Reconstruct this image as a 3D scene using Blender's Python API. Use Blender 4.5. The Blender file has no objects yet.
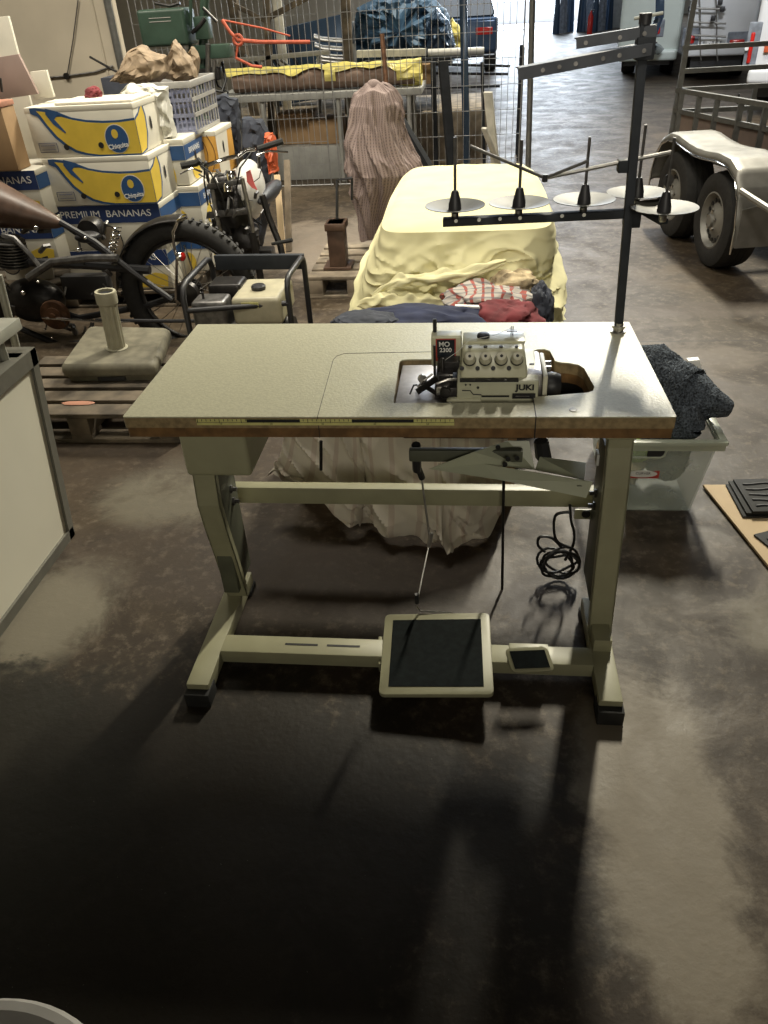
import bpy, bmesh, math, random
from mathutils import Vector, Matrix, noise
random.seed(7)
PI = math.pi
sc = bpy.context.scene
C = sc.collection
R = math.radians

# ------------------------------------------------------------------ camera
CAMP = Vector((.778, -1.467, 1.525)); F = 765.154
CR = Vector((0.99366747, 0.09964255, -0.05192618)); CD = Vector((0.01391058, -0.56767627, -0.82313434)); CF = Vector((-0.11149647, 0.81719949, -0.56546753))
cam_data = bpy.data.cameras.new('camera'); cam = bpy.data.objects.new('camera', cam_data); C.objects.link(cam)
m = Matrix.Identity(4)
for i in range(3):
    m[i][0] = CR[i]; m[i][1] = -CD[i]; m[i][2] = -CF[i]; m[i][3] = CAMP[i]
cam.matrix_world = m
cam_data.sensor_fit = 'VERTICAL'; cam_data.sensor_height = 36; cam_data.lens = F / 1024 * 36
cam_data.clip_start = .05; cam_data.clip_end = 300
sc.camera = cam

def at(u, v, x=None, y=None, z=None):
    """point of a real plane seen at a photograph pixel"""
    q = CF * F + CR * (u - 384) + CD * (v - 512)
    if x is not None: t = (x - CAMP.x) / q.x
    elif y is not None: t = (y - CAMP.y) / q.y
    else: t = (z - CAMP.z) / q.z
    return CAMP + q * t

# ------------------------------------------------------------------ materials
def new_mat(name):
    mt = bpy.data.materials.new(name); mt.use_nodes = True
    nt = mt.node_tree; b = nt.nodes['Principled BSDF']
    return mt, nt, b
def mat(name, col, rough=.6, metal=0., var=.15, scale=8., bump=0., col2=None, det=4, alpha=1., spec=None, trans=0.):
    mt, nt, b = new_mat(name)
    tc = nt.nodes.new('ShaderNodeTexCoord'); nz = nt.nodes.new('ShaderNodeTexNoise')
    nz.inputs['Scale'].default_value = scale; nz.inputs['Detail'].default_value = det
    nt.links.new(tc.outputs['Object'], nz.inputs['Vector'])
    rp = nt.nodes.new('ShaderNodeValToRGB')
    c2 = col2 if col2 else tuple(c * (1 - var) for c in col)
    c1 = col if col2 else tuple(min(1, c * (1 + var)) for c in col)
    rp.color_ramp.elements[0].position = .35; rp.color_ramp.elements[1].position = .65
    rp.color_ramp.elements[0].color = (*c2, 1); rp.color_ramp.elements[1].color = (*c1, 1)
    nt.links.new(nz.outputs['Fac'], rp.inputs['Fac']); nt.links.new(rp.outputs['Color'], b.inputs['Base Color'])
    b.inputs['Roughness'].default_value = rough; b.inputs['Metallic'].default_value = metal
    if spec is not None: b.inputs['Specular IOR Level'].default_value = spec
    if trans: b.inputs['Transmission Weight'].default_value = trans
    if alpha < 1: b.inputs['Alpha'].default_value = alpha
    if bump:
        bp = nt.nodes.new('ShaderNodeBump'); bp.inputs['Strength'].default_value = bump; bp.inputs['Distance'].default_value = .01
        nt.links.new(nz.outputs['Fac'], bp.inputs['Height']); nt.links.new(bp.outputs['Normal'], b.inputs['Normal'])
    return mt
def mix(nt, fac, a, b):
    n = nt.nodes.new('ShaderNodeMix'); n.data_type = 'RGBA'
    for k, v in ((0, fac), (6, a), (7, b)):
        if isinstance(v, (tuple, float, int)): n.inputs[k].default_value = v if not isinstance(v, tuple) else (*v, 1)
        else: nt.links.new(v, n.inputs[k])
    return n.outputs[2]
def math_n(nt, op, a, b=None, c=None, clamp=False):
    n = nt.nodes.new('ShaderNodeMath'); n.operation = op; n.use_clamp = clamp
    for i, v in enumerate((a, b, c)):
        if v is None: continue
        if isinstance(v, (int, float)): n.inputs[i].default_value = v
        else: nt.links.new(v, n.inputs[i])
    return n.outputs[0]

def floor_mat():
    mt, nt, b = new_mat('stained_shaded_concrete')
    geo = nt.nodes.new('ShaderNodeNewGeometry'); P = geo.outputs['Position']
    def nz(scale, det=6, rough=.6, dist=0.):
        n = nt.nodes.new('ShaderNodeTexNoise'); n.inputs['Scale'].default_value = scale; n.inputs['Detail'].default_value = det
        n.inputs['Roughness'].default_value = rough; n.inputs['Distortion'].default_value = dist
        nt.links.new(P, n.inputs['Vector']); return n.outputs['Fac']
    def ramp(f, p0, p1):
        n = nt.nodes.new('ShaderNodeMapRange'); n.interpolation_type = 'SMOOTHSTEP'
        n.inputs[1].default_value = p0; n.inputs[2].default_value = p1; nt.links.new(f, n.inputs[0]); return n.outputs[0]
    big, mid, fine, tiny = nz(.9, 5), nz(3.5, 8, .65, .6), nz(22, 8, .7), nz(90, 4)
    col = mix(nt, ramp(big, .38, .62), (.041, .029, .017), (.082, .060, .038))
    col = mix(nt, math_n(nt, 'MULTIPLY', ramp(mid, .42, .62), .65), col, (.019, .012, .007))
    col = mix(nt, math_n(nt, 'MULTIPLY', ramp(fine, .48, .68), .75), col, (.14, .112, .080))
    sx = nt.nodes.new('ShaderNodeSeparateXYZ'); nt.links.new(P, sx.inputs[0]); X, Y = sx.outputs[0], sx.outputs[1]
    dist = math_n(nt, 'MULTIPLY', math_n(nt, 'SUBTRACT', mid, .5), 1.7)
    fd = math_n(nt, 'MULTIPLY', math_n(nt, 'SUBTRACT', fine, .5), .8)
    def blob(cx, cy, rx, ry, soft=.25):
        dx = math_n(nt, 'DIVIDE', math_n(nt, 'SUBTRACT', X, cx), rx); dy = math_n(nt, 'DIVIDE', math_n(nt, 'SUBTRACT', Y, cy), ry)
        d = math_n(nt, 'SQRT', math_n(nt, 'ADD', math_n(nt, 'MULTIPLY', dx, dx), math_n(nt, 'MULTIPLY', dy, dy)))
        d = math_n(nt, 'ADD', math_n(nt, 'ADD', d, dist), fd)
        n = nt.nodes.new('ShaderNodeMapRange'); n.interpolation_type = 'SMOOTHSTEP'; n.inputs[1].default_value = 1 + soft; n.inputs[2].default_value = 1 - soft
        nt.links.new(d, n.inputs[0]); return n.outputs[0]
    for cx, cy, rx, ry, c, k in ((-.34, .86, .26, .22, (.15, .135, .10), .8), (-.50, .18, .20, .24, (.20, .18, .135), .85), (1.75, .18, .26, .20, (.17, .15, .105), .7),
                                 (-.15, .45, .5, .2, (.07, .055, .045), .4), (.15, -.55, .95, .55, (.012, .009, .005), .93), (-.6, -.5, .6, .4, (.010, .008, .004), .9), (.45, .35, .5, .22, (.05, .036, .026), .7), (1.7, 2.0, .45, .22, (.15, .12, .09), .45), (1.20, -.40, .15, .42, (.26, .225, .17), .75), (-.3, 1.5, 2.5, .6, (.05, .036, .025), .6),  # the near-black blobs paint foreground shade, the palest one a floor highlight
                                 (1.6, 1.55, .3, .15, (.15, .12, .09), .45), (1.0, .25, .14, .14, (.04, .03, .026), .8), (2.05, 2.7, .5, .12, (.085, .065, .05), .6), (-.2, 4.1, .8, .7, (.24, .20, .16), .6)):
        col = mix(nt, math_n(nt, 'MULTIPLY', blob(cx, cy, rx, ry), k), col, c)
    # sawn joint in the slab
    j = math_n(nt, 'LESS_THAN', math_n(nt, 'ABSOLUTE', math_n(nt, 'SUBTRACT', Y, 2.262)), .006)
    col = mix(nt, math_n(nt, 'MULTIPLY', j, .7), col, (.03, .022, .018))
    sp = math_n(nt, 'GREATER_THAN', tiny, .72)
    col = mix(nt, math_n(nt, 'MULTIPLY', sp, .5), col, (.20, .18, .15))
    nt.links.new(col, b.inputs['Base Color'])
    rr = nt.nodes.new('ShaderNodeMapRange'); rr.inputs[1].default_value = .3; rr.inputs[2].default_value = .7; rr.inputs[3].default_value = .42; rr.inputs[4].default_value = .66
    nt.links.new(mid, rr.inputs[0]); nt.links.new(rr.outputs[0], b.inputs['Roughness'])
    b.inputs['Specular IOR Level'].default_value = .32
    bp = nt.nodes.new('ShaderNodeBump'); bp.inputs['Strength'].default_value = .32; bp.inputs['Distance'].default_value = .0035
    nt.links.new(math_n(nt, 'ADD', fine, math_n(nt, 'MULTIPLY', nz(48, 6), .6)), bp.inputs['Height']); nt.links.new(bp.outputs['Normal'], b.inputs['Normal'])
    return mt

def stripe_mat(name, base, line, scale=60, axis='X', width=.5, rough=.9, second=None):
    mt, nt, b = new_mat(name)
    tc = nt.nodes.new('ShaderNodeTexCoord'); uv = tc.outputs['UV']
    sx = nt.nodes.new('ShaderNodeSeparateXYZ'); nt.links.new(uv, sx.inputs[0])
    def band(o, w):
        return math_n(nt, 'LESS_THAN', math_n(nt, 'FRACT', math_n(nt, 'MULTIPLY', o, scale)), w)
    col = mix(nt, band(sx.outputs[0], width), base, line)
    if second: col = mix(nt, math_n(nt, 'MULTIPLY', band(sx.outputs[1], width), .6), col, second)
    nz = nt.nodes.new('ShaderNodeTexNoise'); nz.inputs['Scale'].default_value = 3; nt.links.new(uv, nz.inputs['Vector'])
    col = mix(nt, math_n(nt, 'MULTIPLY', nz.outputs['Fac'], .25), col, tuple(c * .5 for c in base))
    nt.links.new(col, b.inputs['Base Color']); b.inputs['Roughness'].default_value = rough
    return mt

M = {}
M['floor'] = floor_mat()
M['laminate'] = mat('speckled_laminate', (.49, .475, .345), .36, 0, .07, 160, .10, det=3)
M['wood_edge'] = mat('dark_wood_edge', (.16, .085, .03), .5, 0, .3, 30, .1)
M['wood_edge_worn'] = mat('worn_top_edge', (.27, .20, .105), .38, 0, .25, 60, .1)
M['stand'] = mat('olive_grey_enamel', (.33, .32, .205), .42, 0, .06, 12)
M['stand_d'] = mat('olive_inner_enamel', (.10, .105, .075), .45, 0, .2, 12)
M['rubber'] = mat('black_rubber', (.015, .015, .014), .75, 0, .3, 30, .1)
M['black'] = mat('black_paint', (.018, .018, .02), .45, 0, .2, 20)
M['blackmetal'] = mat('blackened_metal', (.03, .028, .027), .38, .6, .3, 25, .1)
M['steel'] = mat('dull_steel', (.42, .41, .39), .33, 1, .15, 30)
M['chrome'] = mat('chrome', (.75, .74, .72), .12, 1, .05, 20)
M['brushed'] = mat('brushed_plate', (.52, .50, .50), .38, 1, .08, 60)
M['matteblack'] = mat('matte_black_beam', (.010, .011, .013), .85, 0, .2, 20, spec=.2)
M['mat'] = mat('ribbed_rubber_mat', (.006, .009, .009), .85, 0, .3, 60, .05, spec=.15)
M['chute'] = mat('pale_green_enamel', (.42, .44, .32), .42, 0, .05, 12)
M['discs'] = mat('spun_metal_disc', (.060, .059, .050), .52, .3, .1, 40)
M['arm'] = mat('dark_grey_arm', (.022, .025, .030), .7, 0, .15, 20, spec=.25)
M['armgrey'] = mat('grey_guide_arm', (.062, .068, .080), .55, .1, .15, 20)
M['cream'] = mat('cream_enamel', (.60, .59, .42), .3, 0, .04, 10)
M['cream2'] = mat('cream_enamel_soft', (.50, .50, .36), .33, 0, .04, 10)
M['knob'] = mat('ivory_knob', (.66, .64, .50), .35, 0, .05, 30)
M['red'] = mat('red_badge', (.42, .05, .04), .4, 0, .08, 10)
M['badge'] = mat('dark_badge', (.015, .02, .025), .25, 0, .1, 10)
M['white'] = mat('white_print', (.75, .75, .72), .5, 0, .03, 10)
M['ink'] = mat('black_print', (.012, .012, .012), .5, 0, .1, 10)
M['tape'] = mat('yellow_ruler_tape', (.60, .57, .22), .4, 0, .08, 40)
M['whitepanel'] = mat('white_laminate_panel', (.80, .77, .64), .35, 0, .02, 4)
M['greyframe'] = mat('grey_frame_edge', (.16, .155, .13), .45, .1, .08, 20)
M['greyframe2'] = mat('light_grey_plate', (.34, .34, .29), .45, .1, .08, 20)
M['concrete'] = mat('concrete_wall_plaster', (.52, .46, .36), .85, 0, .12, 1.3, .15)
M['palewall'] = mat('pale_panel_wall', (.50, .48, .42), .8, 0, .1, .8)
M['ceil'] = mat('dark_roof_sheet', (.05, .05, .05), .85, 0, .1, 1)
M['pallet'] = mat('old_pallet_wood', (.095, .075, .052), .85, 0, .5, 9, .3)
M['pallet2'] = mat('grey_pallet_wood', (.22, .18, .13), .8, 0, .35, 9, .3)
M['boxwhite'] = mat('white_carton', (.62, .59, .50), .7, 0, .05, 6)
M['boxyellow'] = mat('banana_yellow_print', (.66, .47, .055), .6, 0, .06, 10)
M['boxblue'] = mat('deep_blue_print', (.022, .075, .20), .55, 0, .1, 10)
M['boxnavy'] = mat('navy_band_print', (.015, .035, .12), .55, 0, .1, 10)
M['boxorange'] = mat('orange_carton_print', (.52, .27, .045), .6, 0, .1, 8)
M['kraft'] = mat('brown_cardboard', (.34, .22, .115), .8, 0, .12, 6)
M['kraftlight'] = mat('light_cardboard', (.58, .44, .27), .8, 0, .06, 5)
M['salmon'] = mat('salmon_folder', (.36, .17, .11), .65, 0, .12, 8)
M['mauve'] = mat('dusty_mauve_board', (.30, .22, .19), .7, 0, .08, 6)
M['paper'] = mat('crumpled_brown_paper', (.25, .185, .12), .75, 0, .2, 20, .3)
M['plasticwhite'] = mat('white_carrier_plastic', (.62, .61, .55), .45, 0, .06, 12)
M['crate'] = mat('grey_blue_crate_plastic', (.16, .17, .24), .5, 0, .08, 12)
M['crategrey'] = mat('pale_crate_rim', (.33, .32, .30), .5, 0, .08, 12)
M['leather'] = mat('brown_leather', (.085, .05, .034), .42, 0, .25, 18, .15)
M['enginegrey'] = mat('engine_casting', (.16, .155, .15), .42, .8, .3, 30, .1)
M['rust'] = mat('rusty_steel', (.13, .065, .035), .6, .5, .35, 25, .15)
M['tyre'] = mat('tyre_rubber', (.018, .017, .016), .8, 0, .25, 40, .15)
M['redlens'] = mat('red_lens', (.5, .02, .015), .15, 0, .1, 20)
M['whitetank'] = mat('white_tank_paint', (.62, .61, .58), .25, 0, .05, 8)
M['gentank'] = mat('ivory_fuel_tank', (.40, .37, .26), .4, 0, .1, 18)
M['plastergrey'] = mat('weathered_grey_plastic', (.155, .142, .10), .7, 0, .25, 16, .1)
M['plastictube'] = mat('ivory_plastic_tube', (.36, .34, .25), .5, 0, .08, 16)
M['sheet'] = mat('pale_yellow_sheet', (.63, .59, .345), .88, 0, .05, 7, .05)
M['navy'] = mat('navy_cloth', (.02, .026, .06), .95, 0, .3, 12)
M['maroon'] = mat('maroon_cloth', (.16, .03, .035), .95, 0, .3, 18)
M['beigecloth'] = mat('beige_patterned_cloth', (.45, .36, .22), .95, 0, .45, 22)
M['plaid'] = stripe_mat('red_plaid_cloth', (.46, .42, .37), (.36, .07, .05), 9, width=.3, second=(.10, .12, .15))
M['whitecloth'] = stripe_mat('striped_off_white_sheet', (.62, .57, .48), (.52, .44, .37), 15, width=.22)
M['browncloth'] = stripe_mat('brown_check_cloth', (.27, .21, .195), (.13, .095, .09), 70, width=.5, second=(.25, .185, .16))
M['wool'] = mat('charcoal_wool', (.075, .09, .11), 1, 0, .75, 160, 1.0)
M['tub'] = mat('clear_plastic_tub', (.60, .66, .58), .35, 0, .03, 10, alpha=.34)
M['tubrim'] = mat('frosted_tub_rim', (.50, .54, .44), .35, 0, .03, 10, alpha=.8)
M['lime'] = mat('lime_green_cloth', (.35, .50, .06), .8, 0, .2, 20)
M['greenm'] = mat('dark_green_enamel', (.028, .055, .038), .42, 0, .15, 10)
M['fence'] = mat('galvanised_wire', (.33, .33, .33), .45, .6, .1, 30)
M['silver'] = mat('galvanised_sheet', (.27, .262, .24), .5, .5, .12, 14)
M['galv'] = mat('galvanised_frame', (.19, .19, .18), .45, .6, .15, 20)
M['plyred'] = mat('reddish_ply_board', (.20, .15, .125), .7, 0, .12, 8)
M['vanwhite'] = mat('camper_white', (.68, .69, .70), .3, 0, .04, 3)
M['vangreen'] = mat('camper_pale_green', (.56, .62, .58), .35, 0, .04, 3)
M['glass'] = mat('dark_glass', (.03, .035, .04), .1, 0, .1, 4)
M['bluetarp'] = mat('blue_tarp', (.035, .08, .14), .55, 0, .25, 6, .3)
M['carblue'] = mat('dark_blue_car_paint', (.04, .07, .12), .2, .3, .1, 3)
M['yellowfoil'] = mat('yellow_plastic_wrap', (.62, .54, .16), .35, 0, .15, 14, .3)
M['carpet'] = mat('brown_rolled_carpet', (.19, .13, .10), .9, 0, .2, 20)
M['tabletopgrey'] = mat('grey_trestle_plate', (.36, .36, .34), .5, .2, .1, 10)
M['redrope'] = mat('red_rope', (.48, .10, .05), .7, 0, .2, 30)
M['orange'] = mat('orange_plastic', (.55, .11, .04), .5, 0, .1, 10)
M['cable'] = mat('black_cable', (.01, .01, .01), .5, 0, .1, 10)
M['sash'] = mat('weathered_white_plank', (.55, .53, .46), .7, 0, .15, 12)
M['darkcloth'] = mat('dark_hanging_cloth', (.035, .04, .055), .9, 0, .3, 10)
M['greycloth'] = mat('grey_hanging_cloth', (.20, .22, .25), .9, 0, .3, 10)
M['darkwall'] = mat('dark_unseen_wall', (.09, .08, .065), .9, 0, .15, 1)  # unseen walls, made dark so they bounce little fill
M['asphalt'] = mat('outside_paving', (.5, .5, .5), .8, 0, .1, 2)

# ------------------------------------------------------------------ mesh helper
class MB:
    def __init__(s): s.v = []; s.f = []; s.uv = {}
    def add(s, vs, fs):
        n = len(s.v); s.v += [Vector(v) for v in vs]; s.f += [tuple(i + n for i in f) for f in fs]; return s
    def box(s, a, b, mtx=None):
        (x0, y0, z0), (x1, y1, z1) = a, b
        vs = [(x0, y0, z0), (x1, y0, z0), (x1, y1, z0), (x0, y1, z0), (x0, y0, z1), (x1, y0, z1), (x1, y1, z1), (x0, y1, z1)]
        if mtx: vs = [mtx @ Vector(v) for v in vs]
        return s.add(vs, [(3, 2, 1, 0), (4, 5, 6, 7), (0, 1, 5, 4), (1, 2, 6, 5), (2, 3, 7, 6), (3, 0, 4, 7)])
    def hexa(s, p): # 8 points: bottom 4 ccw, top 4 ccw
        return s.add(p, [(3, 2, 1, 0), (4, 5, 6, 7), (0, 1, 5, 4), (1, 2, 6, 5), (2, 3, 7, 6), (3, 0, 4, 7)])
    def bar(s, a, b, w, h=None, up=(0, 0, 1)):
        a, b = Vector(a), Vector(b); h = h or w; d = (b - a).normalized(); up = Vector(up)
        if abs(d.dot(up)) > .98: up = Vector((0, 1, 0))
        sd = d.cross(up).normalized() * w / 2; u = sd.normalized().cross(d).normalized() * h / 2
        return s.hexa([a - sd - u, a + sd - u, b + sd - u, b - sd - u, a - sd + u, a + sd + u, b + sd + u, b - sd + u])
    def tube(s, pts, r, n=8, closed=False, cap=True):
        pts = [Vector(p) for p in pts]; rs = r if isinstance(r, (list, tuple)) else [r] * len(pts)
        N = len(pts); base = len(s.v); prev = None
        for i, p in enumerate(pts):
            if closed: d = pts[(i + 1) % N] - pts[i - 1]
            else: d = pts[min(i + 1, N - 1)] - pts[max(i - 1, 0)]
            d = d.normalized() if d.length > 1e-9 else Vector((0, 0, 1))
            if prev is None:
                k = Vector((0, 0, 1)) if abs(d.z) < .9 else Vector((1, 0, 0)); a = d.cross(k).normalized()
            else:
                a = prev - d * prev.dot(d); a = a.normalized() if a.length > 1e-6 else d.orthogonal().normalized()
            prev = a; b = d.cross(a)
            for j in range(n):
                t = 2 * PI * j / n; s.v.append(p + (a * math.cos(t) + b * math.sin(t)) * rs[i])
        for i in range(N if closed else N - 1):
            for j in range(n):
                i2 = (i + 1) % N; s.f.append((base + i * n + j, base + i * n + (j + 1) % n, base + i2 * n + (j + 1) % n, base + i2 * n + j))
        if cap and not closed:
            s.f.append(tuple(base + j for j in reversed(range(n)))); s.f.append(tuple(base + (N - 1) * n + j for j in range(n)))
        return s
    def lathe(s, prof, o=(0, 0, 0), axis=(0, 0, 1), n=24, cap=True):
        o = Vector(o); ax = Vector(axis).normalized(); a = ax.orthogonal().normalized(); b = ax.cross(a); base = len(s.v)
        for r, h in prof:
            for j in range(n):
                t = 2 * PI * j / n; s.v.append(o + ax * h + (a * math.cos(t) + b * math.sin(t)) * r)
        for i in range(len(prof) - 1):
            for j in range(n): s.f.append((base + i * n + j, base + i * n + (j + 1) % n, base + (i + 1) * n + (j + 1) % n, base + (i + 1) * n + j))
        if cap:
            s.f.append(tuple(base + j for j in reversed(range(n)))); s.f.append(tuple(base + (len(prof) - 1) * n + j for j in range(n)))
        return s
    def ring(s, o, axis, R_, r, n=32, k=10):
        o = Vector(o); ax = Vector(axis).normalized(); a = ax.orthogonal().normalized(); b = ax.cross(a)
        return s.tube([o + (a * math.cos(2 * PI * i / n) + b * math.sin(2 * PI * i / n)) * R_ for i in range(n)], r, k, closed=True)
    def prism(s, poly, off): # polygon of 3D points extruded by vector
        n = len(poly); off = Vector(off); p = [Vector(q) for q in poly]
        return s.add(p + [q + off for q in p], [tuple(reversed(range(n))), tuple(range(n, 2 * n))] + [(i, (i + 1) % n, n + (i + 1) % n, n + i) for i in range(n)])
    def grid(s, fn, nu, nv, uv=True):
        base = len(s.v)
        for i in range(nu + 1):
            for j in range(nv + 1):
                s.v.append(Vector(fn(i / nu, j / nv))); s.uv[base + i * (nv + 1) + j] = (i / nu, j / nv)
        for i in range(nu):
            for j in range(nv):
                q = base + i * (nv + 1) + j; s.f.append((q, q + nv + 1, q + nv + 2, q + 1))
        return s
    def ball(s, c, r, n=16, k=10, fn=None):
        c = Vector(c); r = Vector(r) if isinstance(r, (tuple, list, Vector)) else Vector((r, r, r)); base = len(s.v)
        for i in range(1, k):
            for j in range(n):
                a, b = PI * i / k, 2 * PI * j / n; d = Vector((math.sin(a) * math.cos(b), math.sin(a) * math.sin(b), math.cos(a)))
                q = fn(d) if fn else 1; s.v.append(c + Vector((d.x * r.x, d.y * r.y, d.z * r.z)) * q); s.uv[len(s.v) - 1] = (.5 + d.x * .5, .5 + d.y * .5)
        for i in range(k - 2):
            for j in range(n): s.f.append((base + i * n + j, base + (i + 1) * n + j, base + (i + 1) * n + (j + 1) % n, base + i * n + (j + 1) % n))
        t = len(s.v); s.v.append(c + Vector((0, 0, r.z * (fn(Vector((0, 0, 1))) if fn else 1)))); s.v.append(c - Vector((0, 0, r.z * (fn(Vector((0, 0, -1))) if fn else 1))))
        for j in range(n):
            s.f.append((t, base + j, base + (j + 1) % n)); s.f.append((t + 1, base + (k - 2) * n + (j + 1) % n, base + (k - 2) * n + j))
        return s
    def build(s, name, mt, parent=None, bevel=0., smooth=True, solid=0., seg=2, sub=0):
        me = bpy.data.meshes.new(name); org = Vector((0, 0, 0)); p = parent
        rt = parent
        while rt is not None and rt.parent is not None: rt = rt.parent
        if rt is not None: inv = rt.get('_inv_loc', (0, 0, 0)); org = Vector(inv)
        me.from_pydata([v - org for v in s.v], [], s.f)
        if s.uv:
            ul = me.uv_layers.new(name='UVMap')
            for lp in me.loops: ul.data[lp.index].uv = s.uv.get(lp.vertex_index, (0, 0))
        bm = bmesh.new(); bm.from_mesh(me)
        bmesh.ops.recalc_face_normals(bm, faces=bm.faces)
        if bevel: bmesh.ops.bevel(bm, geom=list(bm.edges), offset=bevel, segments=seg, profile=.6, affect='EDGES', clamp_overlap=True)
        bm.to_mesh(me); bm.free()
        if smooth:
            me.shade_smooth(); me.set_sharp_from_angle(angle=R(40))
        me.materials.append(M[mt] if isinstance(mt, str) else mt)
        o = bpy.data.objects.new(name, me); C.objects.link(o)
        if parent is not None: o.parent = parent
        if solid:
            md = o.modifiers.new('thickness', 'SOLIDIFY'); md.thickness = solid; md.offset = 0
        if sub:
            md = o.modifiers.new('smooth', 'SUBSURF'); md.levels = sub; md.render_levels = sub
        return o

def thing(name, label, cat, loc=(0, 0, 0), group=None):
    o = bpy.data.objects.new(name, None); C.objects.link(o); o.location = loc; o.empty_display_size = .05
    o['label'] = label; o['category'] = cat; o['_inv_loc'] = tuple(loc)
    if group: o['group'] = group
    return o
def tag(o, label, cat, group=None):
    o['label'] = label; o['category'] = cat
    if group: o['group'] = group
    return o
def struct(o): o['kind'] = 'structure'; return o
def place(t, loc, rz):  # move a thing that was modelled about the world origin
    t.location = loc; t.rotation_euler = (0, 0, rz)
def text_part(txt, size, origin, ux, uy, mt, parent, name='lettering', depth=.0004, bold=0., align='CENTER', squash=1.):
    cu = bpy.data.curves.new('t', 'FONT'); cu.body = txt; cu.size = size; cu.extrude = depth; cu.align_x = align; cu.align_y = 'CENTER'; cu.offset = bold
    ob = bpy.data.objects.new('t', cu); C.objects.link(ob)
    dg = bpy.context.evaluated_depsgraph_get(); me = bpy.data.meshes.new_from_object(ob.evaluated_get(dg))
    bpy.data.objects.remove(ob)
    ux, uy = Vector(ux).normalized(), Vector(uy).normalized(); n = ux.cross(uy); org = Vector(origin)
    rt = parent
    while rt is not None and rt.parent is not None: rt = rt.parent
    inv = Vector(rt.get('_inv_loc', (0, 0, 0))) if rt is not None else Vector((0, 0, 0))
    for v in me.vertices: v.co = org - inv + ux * v.co.x * squash + uy * v.co.y + n * v.co.z
    me.name = name; me.materials.clear(); me.materials.append(M[mt])
    o = bpy.data.objects.new(name, me); C.objects.link(o); o.parent = parent
    return o
def copy_tree(o, parent=None):
    c = o.copy(); C.objects.link(c)
    if parent: c.parent = parent
    for ch in list(o.children): copy_tree(ch, c)
    return c
def crv(pts, k=8):
    P = [Vector(p) for p in pts]; P = [P[0]] + P + [P[-1]]; out = []
    for i in range(1, len(P) - 2):
        a, b, c, d = P[i - 1], P[i], P[i + 1], P[i + 2]
        for j in range(k):
            t = j / k; out.append(.5 * (2 * b + (c - a) * t + (2 * a - 5 * b + 4 * c - d) * t * t + (3 * b - a - 3 * c + d) * t ** 3))
    return out + [P[-2]]
def N(x, y, z, s=1.): return noise.noise(Vector((x, y, z)) * s)

# ------------------------------------------------------------------ the setting
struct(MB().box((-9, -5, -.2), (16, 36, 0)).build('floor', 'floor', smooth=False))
struct(MB().box((-12, 36, -.25), (30, 70, -.02)).build('outside_ground', 'asphalt', smooth=False))
w = MB().box((-9, 5.75, 0), (-2.22, 5.95, 8)); struct(w.build('wall_front_left', 'concrete', smooth=False))
struct(MB().box((-9.2, -5, 0), (-9, 36, 8)).build('wall_left', 'concrete', smooth=False))
struct(MB().box((16, -5, 0), (16.2, 36, 8)).build('unseen_wall_right', 'darkwall', smooth=False))
struct(MB().box((-9, -5.2, 0), (16, -5, 8)).build('unseen_wall_rear', 'darkwall', smooth=False))
struct(MB().box((-9, 12, 0), (-.6, 12.2, 8)).build('wall_storage', 'palewall', smooth=False))
wb = MB().box((-9, 36, 0), (-.5, 36.2, 8)).box((6.2, 36, 0), (16, 36.2, 8)).box((-.5, 36, 6), (6.2, 36.2, 8)); struct(wb.build('wall_back', 'palewall', smooth=False))
struct(MB().box((-9.2, -5.2, 8), (16.2, 36.2, 8.2)).build('ceiling', 'ceil', smooth=False))
# gap edge and electric cable on the concrete wall
tg = MB()
tg.tube([(-2.34, 5.75, 0), (-2.34, 5.75, 3)], .012)
struct(tg.build('trim_1', 'concrete'))
tc_ = thing('wall_cable', 'thin grey cable crossing the pale concrete wall above the cartons', 'cable', (-3.0, 5.74, 1.0))
MB().tube([at(45, 78, y=5.735), at(66, 76, y=5.735), at(95, 72, y=5.735), at(113, 66, y=5.735)], .007).tube([at(78, 0, y=5.735), at(73, 40, y=5.735), at(67, 76, y=5.735)], .005).build('cable', 'enginegrey', tc_)
MB().lathe([(.025, 0), (.025, .02)], at(67, 76, y=5.74), (0, -1, 0)).build('junction_box', 'blackmetal', tc_)

# ------------------------------------------------------------------ sewing table
L_, D_, H_ = 1.2, .55, .76
T = thing('sewing_table', 'long cream laminate industrial sewing table on olive metal stand', 'table', (.6, .15, 0))
def poly_z(poly, z0, z1): # prism from 2D polygon
    return [(x, y, z0) for x, y in poly], (0, 0, z1 - z0)
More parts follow.
